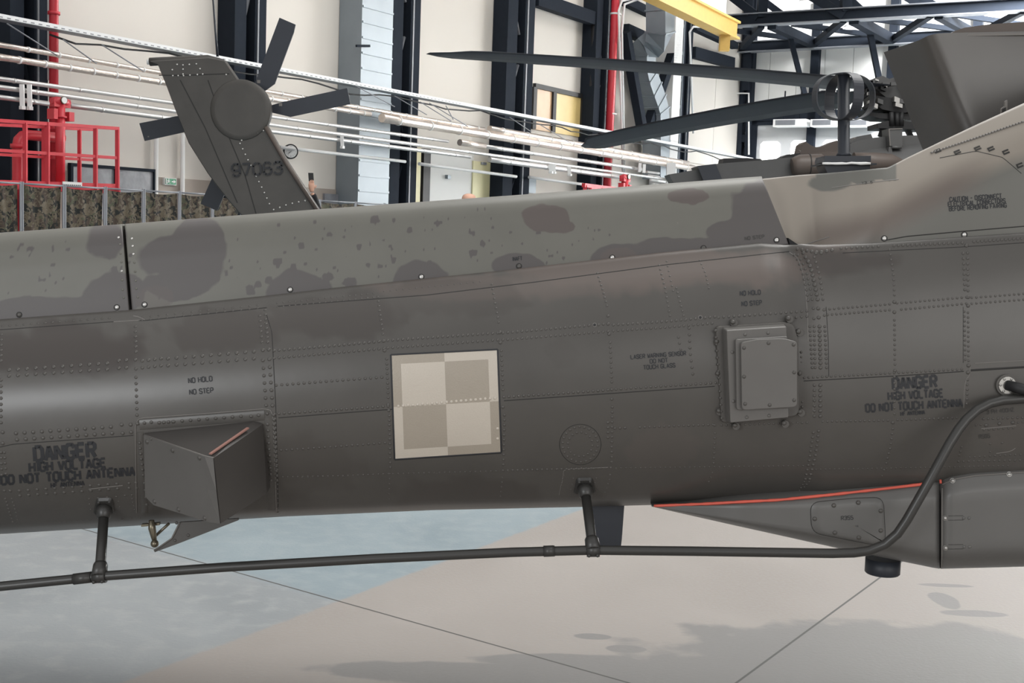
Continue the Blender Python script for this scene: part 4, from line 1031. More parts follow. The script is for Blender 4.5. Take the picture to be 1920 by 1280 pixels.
# ================================================================== hangar shell
TC = 36.3                                   # the left wall ends here, at the far corner
BN = -WDIR; BP = W(TC, 0, 0)
def Bw(s, off, z): return BP + WN * s + BN * off + Vector((0, 0, z))
def bat(px, py, off=0.0): return onplane(px, py, BP + BN * off, BN)
def bray(px, py, off=0.0):
    p = bat(px, py, off); return (p - BP).dot(WN), p.z
def wbox(mb, t0, t1, o0, o1, z0, z1, mi=0):
    mb.prism([W(t0, o1, z0), W(t1, o1, z0), W(t1, o1, z1), W(t0, o1, z1)], WN * (o0 - o1), mi)
def bbox(mb, s0, s1, o0, o1, z0, z1, mi=0):
    mb.prism([Bw(s0, o1, z0), Bw(s1, o1, z0), Bw(s1, o1, z1), Bw(s0, o1, z1)], BN * (o0 - o1), mi)
def struct(o): o['kind'] = 'structure'; return o

# floor: pale concrete with a blue painted lane, saw joints and darker grey patches
fl_ = bpy.data.materials.new('polished_concrete'); fl_.use_nodes = True
n = fl_.node_tree.nodes; l = fl_.node_tree.links; bs = n['Principled BSDF']
def nd(t, **k):
    q = n.new(t)
    for a, v in k.items(): setattr(q, a, v)
    return q
tcn = nd('ShaderNodeTexCoord')
def mixc(fac, a, b):
    q = nd('ShaderNodeMix', data_type='RGBA')
    if isinstance(fac, float): q.inputs[0].default_value = fac
    else: l.new(fac, q.inputs[0])
    for i, c in ((6, a), (7, b)):
        if isinstance(c, tuple): q.inputs[i].default_value = c + (1,)
        else: l.new(c, q.inputs[i])
    return q.outputs[2]
def nz(sc, det=5, dist=0.0, vec=None):
    q = nd('ShaderNodeTexNoise'); q.inputs['Scale'].default_value = sc; q.inputs['Detail'].default_value = det; q.inputs['Distortion'].default_value = dist
    l.new(vec or tcn.outputs['Object'], q.inputs['Vector']); return q.outputs['Fac']
def rampv(v, a, b):
    q = nd('ShaderNodeMapRange'); q.inputs[1].default_value = a; q.inputs[2].default_value = b; l.new(v, q.inputs[0]); return q.outputs[0]
def line_side(p, q_):
    """signed distance on the floor from the line through two floor points"""
    d = (q_ - p); d.z = 0; d.normalize(); nrm = Vector((-d.y, d.x, 0))
    v = nd('ShaderNodeVectorMath', operation='DOT_PRODUCT'); l.new(tcn.outputs['Object'], v.inputs[0]); v.inputs[1].default_value = nrm
    s_ = nd('ShaderNodeMath', operation='SUBTRACT'); l.new(v.outputs['Value'], s_.inputs[0]); s_.inputs[1].default_value = p.dot(nrm)
    return s_.outputs[0]
def math_(op, a, b=None):
    q = nd('ShaderNodeMath', operation=op)
    for i, v in ((0, a), (1, b)):
        if v is None: continue
        if isinstance(v, float): q.inputs[i].default_value = v
        else: l.new(v, q.inputs[i])
    return q.outputs[0]
grain = nz(55, 6); cloud = nz(1.3, 4, .6); fine = nz(9, 5)
conc = mixc(rampv(cloud, .3, .7), (.262, .236, .216), (.305, .277, .256))
conc = mixc(rampv(grain, .35, .75), conc, (.28, .262, .246))
blue = mixc(rampv(cloud, .3, .7), (.185, .235, .262), (.235, .285, .308))
blue = mixc(rampv(fine, .45, .8), blue, (.255, .295, .315))
grey = mixc(rampv(cloud, .3, .7), (.215, .222, .228), (.275, .283, .288))
grey = mixc(rampv(fine, .5, .8), grey, (.31, .312, .312))
e0_, e1_ = floor_at(1100, 951), floor_at(226, 1280)
side = line_side(e0_, e1_)
probe = floor_at(300, 1150); dd_ = (e1_ - e0_).normalized(); sgn = 1.0 if (probe - e0_).dot(Vector((-dd_.y, dd_.x, 0))) > 0 else -1.0
side = math_('MULTIPLY', side, sgn)
wob = math_('MULTIPLY', math_('SUBTRACT', nz(14, 3), .5), .03)
lane = rampv(math_('ADD', side, wob), -.012, .012)
jA = line_side(floor_at(150, 990), floor_at(1180, 1280))
pj = floor_at(500, 1250); d2_ = (floor_at(1180, 1280) - floor_at(150, 990)).normalized(); sg2 = 1.0 if (pj - floor_at(150, 990)).dot(Vector((-d2_.y, d2_.x, 0))) > 0 else -1.0
near_side = rampv(math_('MULTIPLY', jA, sg2), -.05, .05)
laneCol = mixc(math_('MULTIPLY', near_side, .75), blue, grey)
colr = mixc(lane, conc, laneCol)
# darker grey patches on the bare concrete
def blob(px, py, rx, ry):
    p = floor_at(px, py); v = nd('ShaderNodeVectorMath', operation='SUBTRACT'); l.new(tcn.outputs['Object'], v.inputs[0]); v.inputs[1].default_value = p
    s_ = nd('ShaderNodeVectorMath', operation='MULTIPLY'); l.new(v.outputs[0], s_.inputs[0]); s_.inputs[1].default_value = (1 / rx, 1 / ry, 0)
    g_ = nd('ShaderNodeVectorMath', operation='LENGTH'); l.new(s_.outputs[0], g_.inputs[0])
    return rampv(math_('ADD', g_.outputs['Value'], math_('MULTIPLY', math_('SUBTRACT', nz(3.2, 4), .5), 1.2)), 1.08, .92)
dark_patch = None
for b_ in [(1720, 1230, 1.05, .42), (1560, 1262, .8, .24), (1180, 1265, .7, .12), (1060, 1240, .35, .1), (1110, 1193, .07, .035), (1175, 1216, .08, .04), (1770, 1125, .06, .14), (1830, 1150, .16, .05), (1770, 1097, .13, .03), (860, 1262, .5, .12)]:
    q = blob(*b_); dark_patch = q if dark_patch is None else math_('MAXIMUM', dark_patch, q)
colr = mixc(math_('MULTIPLY', math_('MULTIPLY', dark_patch, math_('SUBTRACT', 1.0, lane)), .8), colr, (.165, .164, .162))
jB = line_side(floor_at(1660, 1075), floor_at(1380, 1280))
jl = None
for j in (jA, jB):
    q = rampv(math_('ABSOLUTE', j), .0065, .004); jl = q if jl is None else math_('MAXIMUM', jl, q)
colr = mixc(jl, colr, (.05, .048, .046))
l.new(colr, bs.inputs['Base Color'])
rg = nd('ShaderNodeMapRange'); rg.inputs[3].default_value = .42; rg.inputs[4].default_value = .62; l.new(cloud, rg.inputs[0]); l.new(rg.outputs[0], bs.inputs['Roughness'])
bp_ = nd('ShaderNodeBump'); bp_.inputs['Strength'].default_value = .25; bp_.inputs['Distance'].default_value = .004; l.new(grain, bp_.inputs['Height']); l.new(bp_.outputs[0], bs.inputs['Normal'])
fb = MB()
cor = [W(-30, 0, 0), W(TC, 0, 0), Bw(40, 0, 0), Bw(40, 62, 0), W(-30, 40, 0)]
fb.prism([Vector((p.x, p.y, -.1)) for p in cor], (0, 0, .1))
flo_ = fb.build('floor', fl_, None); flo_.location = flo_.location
# keep floor object coordinates equal to world coordinates so joints stay where they were measured
flo_.data.transform(Matrix.Translation(flo_.location)); flo_.location = (0, 0, 0); struct(flo_)

M['wall'] = mat('cream_wall_panel', (.68, .64, .585), .7, var=.03, scale=.6)
M['back_wall'] = mat('white_wall_panel', (.74, .74, .72), .6, var=.03, scale=.6)
wl = MB(); wbox(wl, -30, TC + .3, -.4, -.06, 0, 15)
tj = [-30, -18, -12, -6, 0.6, 6.6, 12.7, 18.7, 24.6, 30.0, 33.4, TC]
for a, c in zip(tj[:-1], tj[1:]):
    for z0, z1 in ((0, 4.6), (4.63, 15)): wbox(wl, a + .015, c - .015, -.06, 0, z0, z1)
struct(wl.build('wall_left', 'wall'))
bw = MB(); bbox(bw, -.3, 40, -.4, -.05, 0, 15)
for k in range(32): bbox(bw, k * 1.2 + .01, k * 1.2 + 1.185, -.05, 0, 0, 15)
struct(bw.build('wall_back', 'back_wall'))
# taupe wall base
bz = wray(200, 325)[1]
bb = MB(); wbox(bb, -30, 19.4, 0, .03, 0, bz); struct(bb.build('baseboard_left', 'plaster_brown'))

# ---- columns along the left wall
def wr(x0, y0, x1, y1, off=0.0):
    t0, za = wray(x0, (y0 + y1) / 2, off); t1, _ = wray(x1, (y0 + y1) / 2, off)
    xm = (x0 + x1) / 2; return t0, t1, wray(xm, y1, off)[1], wray(xm, y0, off)[1]
coltxt = ['dark steel column behind the red railed platform, at the picture\'s left end', 'dark steel column behind the upright tail rotor blade', 'dark steel column right beside the silver ribbed duct', 'dark steel column left of the amber window',
          'dark steel column with the long red riser pipe in front', 'dark steel column beside the white cable chase, right of the slanted duct']
for (xa, xb, ym), tx in zip([(19, 90, 40), (440, 499, 60), (737, 788, 60), (952, 1002, 60), (1116, 1146, 120), (1277, 1297, 130)], coltxt):
    t0, _ = wray(xa, ym, .55); t1, _ = wray(xb, ym, .55); w = t1 - t0
    co = thing('steel_column', W((t0 + t1) / 2, .3, 0), tx, 'column', 'steel columns along the left wall')
    mb = MB(); wbox(mb, t0, t0 + w * .36, .02, .55, 0, 14.5); mb.build('column_chord', 'steel', co)
    mb = MB(); wbox(mb, t1 - w * .36, t1, .02, .55, 0, 14.5); wbox(mb, t1 - w * .3, t1 - w * .26, .55, .58, 0, 14.5, 1); mb.build('column_chord', ['steel', 'steel_light'], co)
    mb = MB(); wbox(mb, t0 + w * .3, t1 - w * .3, .02, .12, 0, 14.5); mb.build('column_web', 'steel', co)
    for k in range(7):
        z = .8 + k * 1.7
        if w > .6:
            mb = MB(); s_ = 1 if k % 2 else -1
            mb.bar(W(t0 + w * .5 - w * .12 * s_, .36, z), W(t0 + w * .5 + w * .12 * s_, .36, z + .8), .06, .06); mb.build('lacing_bar', 'steel_light' if k in (3, 4, 5) else 'steel', co)
# far corner lattice column
s0, _ = bray(1368, 200, .4); s1, _ = bray(1408, 200, .4)
s0 = max(.03, s0)
co = thing('lattice_column', Bw((s0 + s1) / 2, .25, 0), 'dark battened column in the far corner left of the overhead door', 'column')
for a, c in ((s0, s0 + (s1 - s0) * .36), (s1 - (s1 - s0) * .36, s1)):
    mb = MB(); bbox(mb, a, c, .05, .4, 0, 14.5); mb.build('column_chord', 'steel', co)
for k in range(11):
    mb = MB(); z = .6 + k * 1.3; bbox(mb, s0 + (s1 - s0) * .3, s1 - (s1 - s0) * .3, .1, .38, z, z + .32); mb.bar(Bw(s0 + (s1 - s0) * .3, .25, z + .3), Bw(s1 - (s1 - s0) * .3, .25, z + 1.2), .14, .12); mb.build('batten_plate', 'steel', co)

# ---- girts and braces on the left wall
def wbar(mb, a, b_, off, w, h, mi=0):
    ta, za = wray(*a, off); tb_, zb = wray(*b_, off); mb.bar(W(ta, off, za), W(tb_, off, zb), w, h, mi)
for a, b_, off, h, tx in [((1003, -2), (1120, 38), .35, .42, 'dark wall girt sloping down to the red riser pipe'), ((1172, 2), (1222, 26), .3, .3, 'short dark wall girt above the silver duct elbow'), ((1172, 55), (1255, 92), .3, .38, 'dark wall girt passing behind the silver duct elbow'),
                          ((1300, 50), (1378, 86), .6, .26, 'upper dark girt running into the far corner'), ((1298, 98), (1372, 118), .3, .42, 'lower dark girt running into the far corner')]:
    mb = MB(); wbar(mb, a, b_, off, .3, h); tag(mb.build('wall_girt', 'steel'), tx, 'girt')
for a, b_, tx in [((1172, 60), (1205, 250), 'dark diagonal brace left of the slanted silver duct'), ((1270, 75), (1212, 245), 'dark diagonal brace crossing in front of the slanted silver duct')]:
    mb = MB(); wbar(mb, a, b_, .75, .3, .3); tag(mb.build('diagonal_brace', 'steel'), tx, 'brace')

# ---- silver ducts
t0, t1, z0, z1 = wr(675, 0, 733, 385, .75)
du = thing('air_duct', W((t0 + t1) / 2, .4, 0), 'tall silver ribbed air duct standing against the left wall', 'duct')
mb = MB(); wbox(mb, t0, t1, .02, .75, .8, 14); mb.build('duct_shaft', 'zinc', du)
for k in range(34):
    z = 1.0 + k * .38
    mb = MB(); wbox(mb, t0 + (t1 - t0) * .02, t1, .1, .772, z, z + .05); mb.build('duct_rib', 'zinc', du)
mb = MB(); wbox(mb, t0 - .1, t1 + .12, .0, .85, 1.72, 2.15); mb.build('duct_collar', 'zinc', du)
mb = MB(); wbar(mb, (668, 86), (693, 86), .8, .05, .06); mb.build('duct_bracket', 'steel', du)
du2 = thing('air_duct', W(wray(1215, 200)[0], .6, 0), 'silver square air duct zigzagging down behind the rotor blades', 'duct')
path = [(1238, -60, 1.6), (1238, 20, 1.6), (1238, 60, 1.6), (1234, 74, 1.45), (1226, 81, 1.2), (1214, 83, .95), (1206, 92, .75), (1204, 104, .7), (1204, 128, .7), (1208, 145, .7), (1216, 168, .7), (1224, 190, .7), (1229, 208, .7), (1230, 230, .7), (1230, 265, .7), (1230, 335, .7)]
pts = [wpt_(x, y, o_) for x, y, o_ in path] if 'wpt_' in globals() else [W(wray(x, y, o_)[0], o_, wray(x, y, o_)[1]) for x, y, o_ in path]
def ring(i, s_):
    a_ = pts[max(0, i - 1)]; c_ = pts[min(len(pts) - 1, i + 1)]; t_ = (c_ - a_).normalized(); pr = t_.cross(WN).normalized(); q_ = pr.cross(t_)
    return [pts[i] + pr * u * .37 * s_ + q_ * v * .37 * s_ for u, v in ((-1, -1), (1, -1), (1, 1), (-1, 1))]
for i0, i1 in ((0, 2), (2, 7), (7, 8), (8, 12), (12, 15)):
    mb = MB(); mb.loft([ring(i, 1) for i in range(i0, i1 + 1)], 0, False); mb.build('duct_section', 'zinc', du2)
for i in (1, 2, 7, 8, 9, 10, 11, 12, 14):
    mb = MB(); r_ = ring(i, 1.1); t_ = (pts[min(len(pts) - 1, i + 1)] - pts[i - 1]).normalized() * .025; mb.loft([[p - t_ for p in r_], [p + t_ for p in r_]], 0, False); mb.build('duct_flange', 'zinc', du2)

# ---- red risers
for (xa, ya), (xb, yb), r, tx in [((101, -60), (105, 420), .085, 'upper red sprinkler riser beside the leftmost dark column'), ((1155, -60), (1138, 330), .14, 'long red sprinkler riser standing between rotor blades and amber window')]:
    ta, za = wray(xa, 0, .8); tb_, zb = wray(xb, yb, .8)
    ri = thing('riser_pipe', W(tb_, .8, 0), tx, 'pipe')
    mb = MB(); top = W(ta, .8, 13); mb.tube([top, W(tb_ if xa > 500 else ta, .8, .3)], r, 14); mb.build('pipe', 'red', ri)
    for y in (28, 215):
        t_, z_ = wray(xa + (xb - xa) * y / max(1, yb), y, .8); mb = MB(); ax_ = W(ta + 0, .8, z_); mb.tube([ax_, ax_ + Vector((0, 0, .06))], r * 1.35, 14); mb.build('pipe_clamp', 'red' if xa < 500 else 'white', ri)
mb = MB(); ta, _ = wray(92, 20, .7); mb.tube([W(ta, .7, 13), W(ta, .7, wray(92, 150, .7)[1])], .035, 8); tag(mb.build('conduit', 'white'), 'thin white conduit running down left of the red riser at far left', 'conduit')
for x, tx in ((293, 'thin pale conduit dropping to the wall base left of the exit sign'), (343, 'thin pale conduit dropping to the wall base right of the exit sign')):
    t_, z_ = wray(x, 250, .1); mb = MB(); mb.tube([W(t_, .1, z_), W(t_, .1, .2)], .05, 8); tag(mb.build('conduit', 'white'), tx, 'conduit')

# ---- pipework along the wall (1.3 m out)
PO = 1.3
def wpt(x, y, off=PO):
    t_, z_ = wray(x, y, off); return W(t_, off, z_)
def run(name, a, b_, r, m_, tx, cat='pipe', off=PO, grp='horizontal pipes along the left wall', bands=0):
    pa, pb = wpt(*a, off), wpt(*b_, off); th = thing(name, Vector((pa.x, pa.y, pa.z - r)), tx, cat, grp)
    mb = MB(); L = (pb - pa).length; n_ = max(2, int(L / .8)); pts = [pa + (pb - pa) * k / n_ for k in range(n_ + 1)]
    mb.tube(pts, r, 12); mb.build('pipe', m_, th)
    for k in range(bands):
        c_ = pa + (pb - pa) * ((k + .5) / bands); d_ = (pb - pa).normalized(); mb = MB(); mb.tube([c_ - d_ * .02, c_ + d_ * .02], r * 1.12, 12); mb.build('pipe_band', 'white' if m_ == 'foil' else 'pipe', th)
    return th
run('lagged_pipe', (-40, 77), (908, 242), .048, 'foil', 'upper foil lagged pipe, left run, just below the white cable tray', bands=24)
run('lagged_pipe', (918, 241), (1290, 306), .085, 'foil', 'upper foil lagged pipe, right run, ending near the white chase', bands=10)
run('lagged_pipe', (-40, 101), (694, 214), .062, 'foil', 'lower foil lagged pipe, ending in a rounded cap beside the silver duct', bands=20)
run('lagged_pipe', (716, 221), (1300, 315), .115, 'foil', 'thickest foil lagged pipe, starting right of the silver duct', bands=14)
run('water_pipe', (-40, 142), (840, 265), .042, 'pipe', 'bright metal pipe below the foil pipes, left run', bands=10)
run('water_pipe', (910, 274.5), (1208, 318), .06, 'pipe', 'bright metal pipe below the foil pipes, right run', bands=6)
run('lagged_pipe', (862, 267), (908, 274), .09, 'foil', 'short foil lagged sleeve hanging above the yellow door')
run('water_pipe', (-40, 158), (1250, 336), .046, 'pipe', 'dull metal pipe, second below the foil pipes, longest run', bands=12)
run('water_pipe', (-40, 177), (96, 195), .045, 'pipe', 'lowest metal pipe left of the red valve', bands=2)
run('water_pipe', (131, 198), (882, 294), .05, 'pipe', 'lowest metal pipe right of the red valve, up to the yellow door', bands=9)
run('water_pipe', (918, 299), (1170, 333), .075, 'pipe', 'lowest metal pipe right of the yellow door', bands=4)
run('air_pipe', (525, 276), (760, 303), .04, 'white', 'thin white pipe passing beside the wall clock', off=.75)
run('air_pipe', (786, 307), (968, 331), .045, 'white', 'thin white pipe crossing in front of the yellow door', off=.75)
run('air_pipe', (992, 332), (1097, 346), .045, 'white', 'thin white pipe right of the grey switch cabinet', off=.75)
for k, (a, b_) in enumerate([((13, 44), (107, 104)), ((118, 74), (181, 119)), ((191, 84), (268, 133)), ((788, 191), (846, 227)), ((805, 193), (877, 237)), ((956, 220), (996, 247)), ((665, 160), (740, 200)), ((740, 180), (800, 215)), ((836, 198), (850, 224)), ((1010, 232), (1070, 268))]):
    mb = MB(); mb.tube([wpt(*a, PO + .28), wpt(*b_, PO + .28)], .012, 6)
    tag(mb.build('hanger_rod', 'steel_light'), ['slanting hanger rod left of the red riser', 'slanting hanger rod right of the red riser', 'slanting hanger rod just left of the tail fin', 'slanting hanger rod right of the ducted column, first', 'slanting hanger rod right of the ducted column, second', 'slanting hanger rod below the amber window', 'slanting hanger rod in front of the silver ribbed duct', 'slanting hanger rod in front of the column beside the silver duct', 'steep short hanger rod left of the amber window', 'slanting hanger rod below the amber window, right one'][k], 'rod', 'hanger rods between tray and pipes')
# white brackets holding pipes
for x, y0, y1, tx in [(41, 158, 202, 'white pipe bracket left of the red valve, left one'), (55, 158, 203, 'white pipe bracket left of the red valve, right one'), (641, 255, 276, 'white pipe bracket hanging beside the silver duct'), (1032, 308, 323, 'white pipe bracket right of the dark column, left of a pair'), (1038, 309, 324, 'white pipe bracket right of the dark column, right of a pair'), (1067, 313, 328, 'single white pipe bracket left of the far red valve')]:
    mb = MB(); p0_, p1_ = wpt(x, y0, PO + .1), wpt(x + 1, y1, PO + .1); k_ = .075 if x < 700 else .11; mb.bar(p0_, p1_, k_, .05); mb.bar(p1_ + WDIR * -.04, p1_ + WDIR * .04, k_ * 1.1, .06); tag(mb.build('pipe_bracket', 'white'), tx, 'bracket', 'white pipe brackets')
# cable tray
pa, pb = wpt(-60, 18.5, 1.5), wpt(1412, 298, 1.5)
ct = thing('cable_tray', Vector((pa.x, pa.y, pa.z - .1)), 'long white perforated cable tray descending across the left wall', 'cable tray')
d_ = (pb - pa).normalized()
mb = MB(); mb.bar(pa, pb, .02, .08); side_mb = mb
mb = MB(); mb.bar(pa - WN * .16 + Vector((0, 0, -.04)), pb - WN * .16 + Vector((0, 0, -.04)), .3, .015); mb.bar(pa - WN * .3, pb - WN * .3, .02, .09); mb.build('tray_bed', 'zinc', ct)
for k in range(90):
    c_ = pa + d_ * (.3 + k * .16) + WN * .012; 
    if True:
        mb = side_mb
        mb.box(c_ + Vector((0, 0, -.015)), d_ * .035, WN * .004, Vector((0, 0, .008)), 1)
mb.build('tray_side', ['tray', 'steel_light'], ct)
mb = MB(); rr = random.Random(2)
pts = [pa - WN * .22 + (pb - pa) * u + Vector((0, 0, -.14 + .10 * math.sin(u * 60) * rr.random())) for u in np.linspace(.05, .98, 60)]; mb.tube(pts, .02, 6); mb.build('cable_bundle', 'black', ct)

# ---- red valve sets
def valve(px, py, s, tx):
    c_ = wpt(px, py, PO + .35); th = thing('valve_station', Vector((c_.x, c_.y, c_.z - .3 * s)), tx, 'valve')
    mb = MB(); mb.tube([c_ - WDIR * .42 * s, c_ - WDIR * .2 * s, c_ + WDIR * .2 * s, c_ + WDIR * .42 * s], [.12 * s, .19 * s, .19 * s, .12 * s], 12); mb.box(c_ + Vector((0, 0, -.05 * s)), WDIR * .38 * s, WN * .14 * s, Vector((0, 0, .16 * s))); mb.build('valve_body', 'red', th)
    mb = MB(); mb.disc(c_ + WN * .2 * s + Vector((0, 0, .06 * s)), WN, .15 * s, .05 * s, 18, 1); mb.disc(c_ + WN * .25 * s + Vector((0, 0, .06 * s)), WN, .125 * s, .01 * s, 18, 0); mb.build('gauge', ['white', 'brass'], th)
    mb = MB(); mb.tube([c_, c_ + Vector((0, 0, -3.4 * s))], .19 * s, 12); mb.build('pipe', 'red', th)
    mb = MB(); mb.tube([c_ + Vector((0, 0, -.55 * s)), c_ + Vector((0, 0, -.63 * s))], .26 * s, 14); mb.build('pipe_flange', 'red', th)
    mb = MB(); b0_ = c_ + WDIR * .38 * s + Vector((0, 0, -.55 * s)); mb.box(b0_, WDIR * .12 * s, WN * .1, Vector((0, 0, .18 * s))); mb.build('control_box', 'red', th)
    mb = MB(); b0_ = c_ - WDIR * .36 * s + Vector((0, 0, -.5 * s)); mb.box(b0_, WDIR * .09 * s, WN * .1, Vector((0, 0, .2 * s))); mb.build('control_box', 'red', th)
    return th
valve(113, 191, .46, 'red sprinkler valve with round cream gauge above the red platform')
valve(1172, 333, .62, 'small red sprinkler valve with gauge at the far end of the pipes')
# bent red main behind the railing
mb = MB(); z_ = wray(80, 256, 1.2)[1]; r_ = .095
pts = [wpt(33, 358, 1.2), wpt(33, 272, 1.2), wpt(35, 262, 1.2), wpt(42, 255, 1.2), wpt(52, 253, 1.2), wpt(85, 256, 1.2), wpt(118, 259, 1.2)]
mb.tube([W((pts[0] - W0).dot(WDIR), 1.2, .2)] + pts, r_, 14); mb.tube([pts[1] + Vector((0, 0, .02)), pts[1] - Vector((0, 0, .06))], r_ * 1.35, 14); tag(mb.build('water_main', 'red'), 'thick red bent water main behind the red railing', 'pipe')

# ---- red railed work platform at the left, in front of the wall
RO = 2.4
pl = thing('work_platform', wpt(110, 350, RO) * 1.0, 'red railed steel work platform at the left edge with white sign', 'platform'); pl.location.z = 0
def rb(a, b_, w, nm='rail', off=RO, m_='red'):
    mb = MB(); mb.bar(wpt(*a, off), wpt(*b_, off), w, w); mb.build(nm, m_, pl)
rb((-60, 222), (222, 241), .06, 'top_rail'); rb((-60, 278), (221, 296), .055, 'mid_rail'); 
mb = MB(); mb.bar(wpt(-60, 342, RO), wpt(221, 351, RO), .03, .12); mb.build('toe_board', 'red', pl)
for x, ya, yb in [(47, 230, 345), (89, 229, 347), (179, 240, 352), (220, 243, 353)]: rb((x, ya), (x, yb), .065, 'post')
for x, ya, yb in [(82, 240, 340), (149, 242, 342)]: rb((x, ya), (x, yb), .06, 'post', RO - .9)
rb((-60, 231), (176, 243), .055, 'top_rail', RO - .9); rb((-60, 286), (176, 300), .05, 'mid_rail', RO - .9)
mb = MB(); a_ = wpt(-60, 348, RO); b_ = wpt(221, 360, RO); mb.bar((a_ - WN * .5), (b_ - WN * .5), 1.0, .06); mb.build('deck', 'red', pl)
for x in (47, 179, 220):
    c_ = wpt(x, 352, RO); mb = MB(); mb.bar(c_, Vector((c_.x, c_.y, 0)), .09, .09); mb.build('leg', 'red', pl)
sg = MB(); q = [wpt(x, y, RO + .04) for x, y in [(118, 340), (154, 342), (154, 351), (118, 349)]]; sg.prism(q, -WN * .02, 0)
rr = random.Random(8)
for k in range(9):
    x = 121 + k * 3.5; sg.prism([wpt(x + dx, y_ + (x - 118) * .055, RO + .042) for dx, y_ in ((0, 345), (2.2, 345), (2.2, 347.6 + rr.random()), (0, 347.5))], -WN * .002, 1)
sg.build('load_sign', ['white', 'stencil'], pl)

# ---- grey plastic sheet windows, exit sign, clock, wall doors and windows
for (x0, y0, x1, y1), tx in [((136, 314, 214, 356), 'crumpled grey sheeting over a low opening behind the red railing'), ((222, 320, 287, 356), 'crumpled grey sheeting over a low opening right of the red railing')]:
    t0, t1, z0, z1 = wr(x0, y0, x1, y1, .1); th = thing('sheeted_opening', W((t0 + t1) / 2, .05, z0 - .6), tx, 'opening')
    mb = MB(); wbox(mb, t0, t1, .03, .09, z0 - .6, z1); mb.build('sheeting', 'tarp', th)
    mb = MB(); wbox(mb, t0 - .06, t0, .03, .13, z0 - .6, z1 + .06); wbox(mb, t1, t1 + .06, .03, .13, z0 - .6, z1 + .06); wbox(mb, t0, t1, .03, .13, z1, z1 + .06); mb.build('frame', 'steel', th)
t0, t1, z0, z1 = wr(609, 364, 656, 383, .1)
th = thing('hatch_window', W((t0 + t1) / 2, .05, z0), 'small dark hatch with pale notice left of the silver duct', 'window'); mb = MB(); wbox(mb, t0, t1, .03, .1, z0 - .5, z1); mb.build('pane', 'tarp', th)
a0, a1, b0_, b1_ = wr(638, 368, 654, 374, .12); mb = MB(); wbox(mb, a0, a1, .1, .13, b0_, b1_); mb.build('notice', 'white', th)
t0, t1, z0, z1 = wr(309, 333.5, 331, 347, .1)
th = thing('exit_sign', W((t0 + t1) / 2, .05, z0), 'green and white running man exit sign left of the tail fin', 'sign')
mb = MB(); wbox(mb, t0, t1, .03, .1, z0, z1); mb.build('sign_board', 'white', th)
tw = t1 - t0; zh = z1 - z0
mb = MB(); wbox(mb, t0 + tw * .05, t1 - tw * .05, .1, .105, z0 + zh * .1, z1 - zh * .1); mb.build('green_field', 'green_sign', th)
def sp(u, v): return W(t0 + tw * u, .108, z0 + zh * v)
mb = MB()
mb.prism([sp(u, v) for u, v in [(.56, .42), (.72, .42), (.72, .24), (.92, .5), (.72, .76), (.72, .58), (.56, .58)]], WN * .003)
mb.build('arrow', 'white', th)
mb = MB()
for pl_ in [[(.08, .15), (.16, .15), (.16, .85), (.08, .85)], [(.27, .74), (.35, .74), (.35, .88), (.27, .88)], [(.24, .45), (.33, .45), (.36, .7), (.27, .72)], [(.3, .5), (.34, .45), (.45, .55), (.43, .62)], [(.18, .58), (.2, .52), (.29, .62), (.27, .68)], [(.26, .46), (.32, .44), (.42, .3), (.38, .26)], [(.24, .46), (.29, .44), (.24, .2), (.18, .2)], [(.38, .28), (.42, .3), (.44, .16), (.4, .15)]]:
    mb.prism([sp(u, v) for u, v in pl_], WN * .003)
mb.build('running_figure', 'white', th)
# clock on a bracket
cc_ = wpt(545, 284, .7); fdir = (CAMP - cc_); fdir.z = 0; fdir = (fdir.normalized() + WDIR * .25).normalized()
ck = thing('wall_clock', cc_ - Vector((0, 0, .2)), 'round white faced clock with dark rim right of the tail fin', 'clock')
mb = MB(); mb.disc(cc_ - fdir * .08, fdir, .175, .1, 28); mb.build('rim', 'black', ck)
mb = MB(); mb.disc(cc_ + fdir * .02, fdir, .145, .006, 28); mb.build('dial', 'white', ck)
sd_ = Vector((0, 0, 1)).cross(fdir).normalized(); fcx = cc_ + fdir * .03
mb = MB()
for k in range(12):
    a = k * math.pi / 6; v = sd_ * math.sin(a) + Vector((0, 0, math.cos(a))); mb.bar(fcx + v * .10, fcx + v * .118, .012, .004)
mb.build('hour_marks', 'black', ck)
for a, L, nm in ((math.radians(-120), .07, 'hour_hand'), (math.radians(225), .10, 'minute_hand')):
    v = sd_ * math.sin(a) + Vector((0, 0, math.cos(a))); mb = MB(); mb.bar(fcx - v * .015, fcx + v * L, .013, .005); mb.build(nm, 'black', ck)
mb = MB(); mb.tube([cc_ - fdir * .08, W((cc_ - W0).dot(WDIR) - .15, .02, cc_.z + .02)], .03, 8); mb.build('bracket', 'white', ck)
# glazed doorway, yellow door, amber window
t0, t1, z0, z1 = wr(790, 285, 906, 372, .05); 
d1_ = thing('door_1', W(t0, .05, 0), None, None); d1_['kind'] = 'structure'
mb = MB(); wbox(mb, t0 - .35, t0 - .1, .01, .1, 0, z1); mb.build('lit_jamb', 'door_yellow', d1_)
mb = MB(); wbox(mb, t0 - .02, t0 + .3, .01, .14, 0, z1); mb.build('frame', 'black', d1_)
ta, tb2, za, zb = wr(794, 290, 886, 372, .03); mb = MB(); wbox(mb, t0 + .3, tb2, .01, .05, 0, z1); mb.build('partition', 'back_wall', d1_)
ta, tb2, za, zb = wr(887, 303, 921, 372, .1)
th = thing('door_2', W(ta, .05, 0), None, None); th['kind'] = 'structure'
mb = MB(); wbox(mb, ta, tb2, .02, .09, 0, zb); mb.build('door_leaf', 'door_yellow', th)
mb = MB(); wbox(mb, tb2, tb2 + .28, .02, .16, 0, zb + .1); mb.build('frame', 'black', th)
mb = MB(); wbox(mb, ta + .05, tb2 - .1, .09, .12, zb - 1.18, zb - 1.12); mb.build('push_bar', 'steel_light', th)
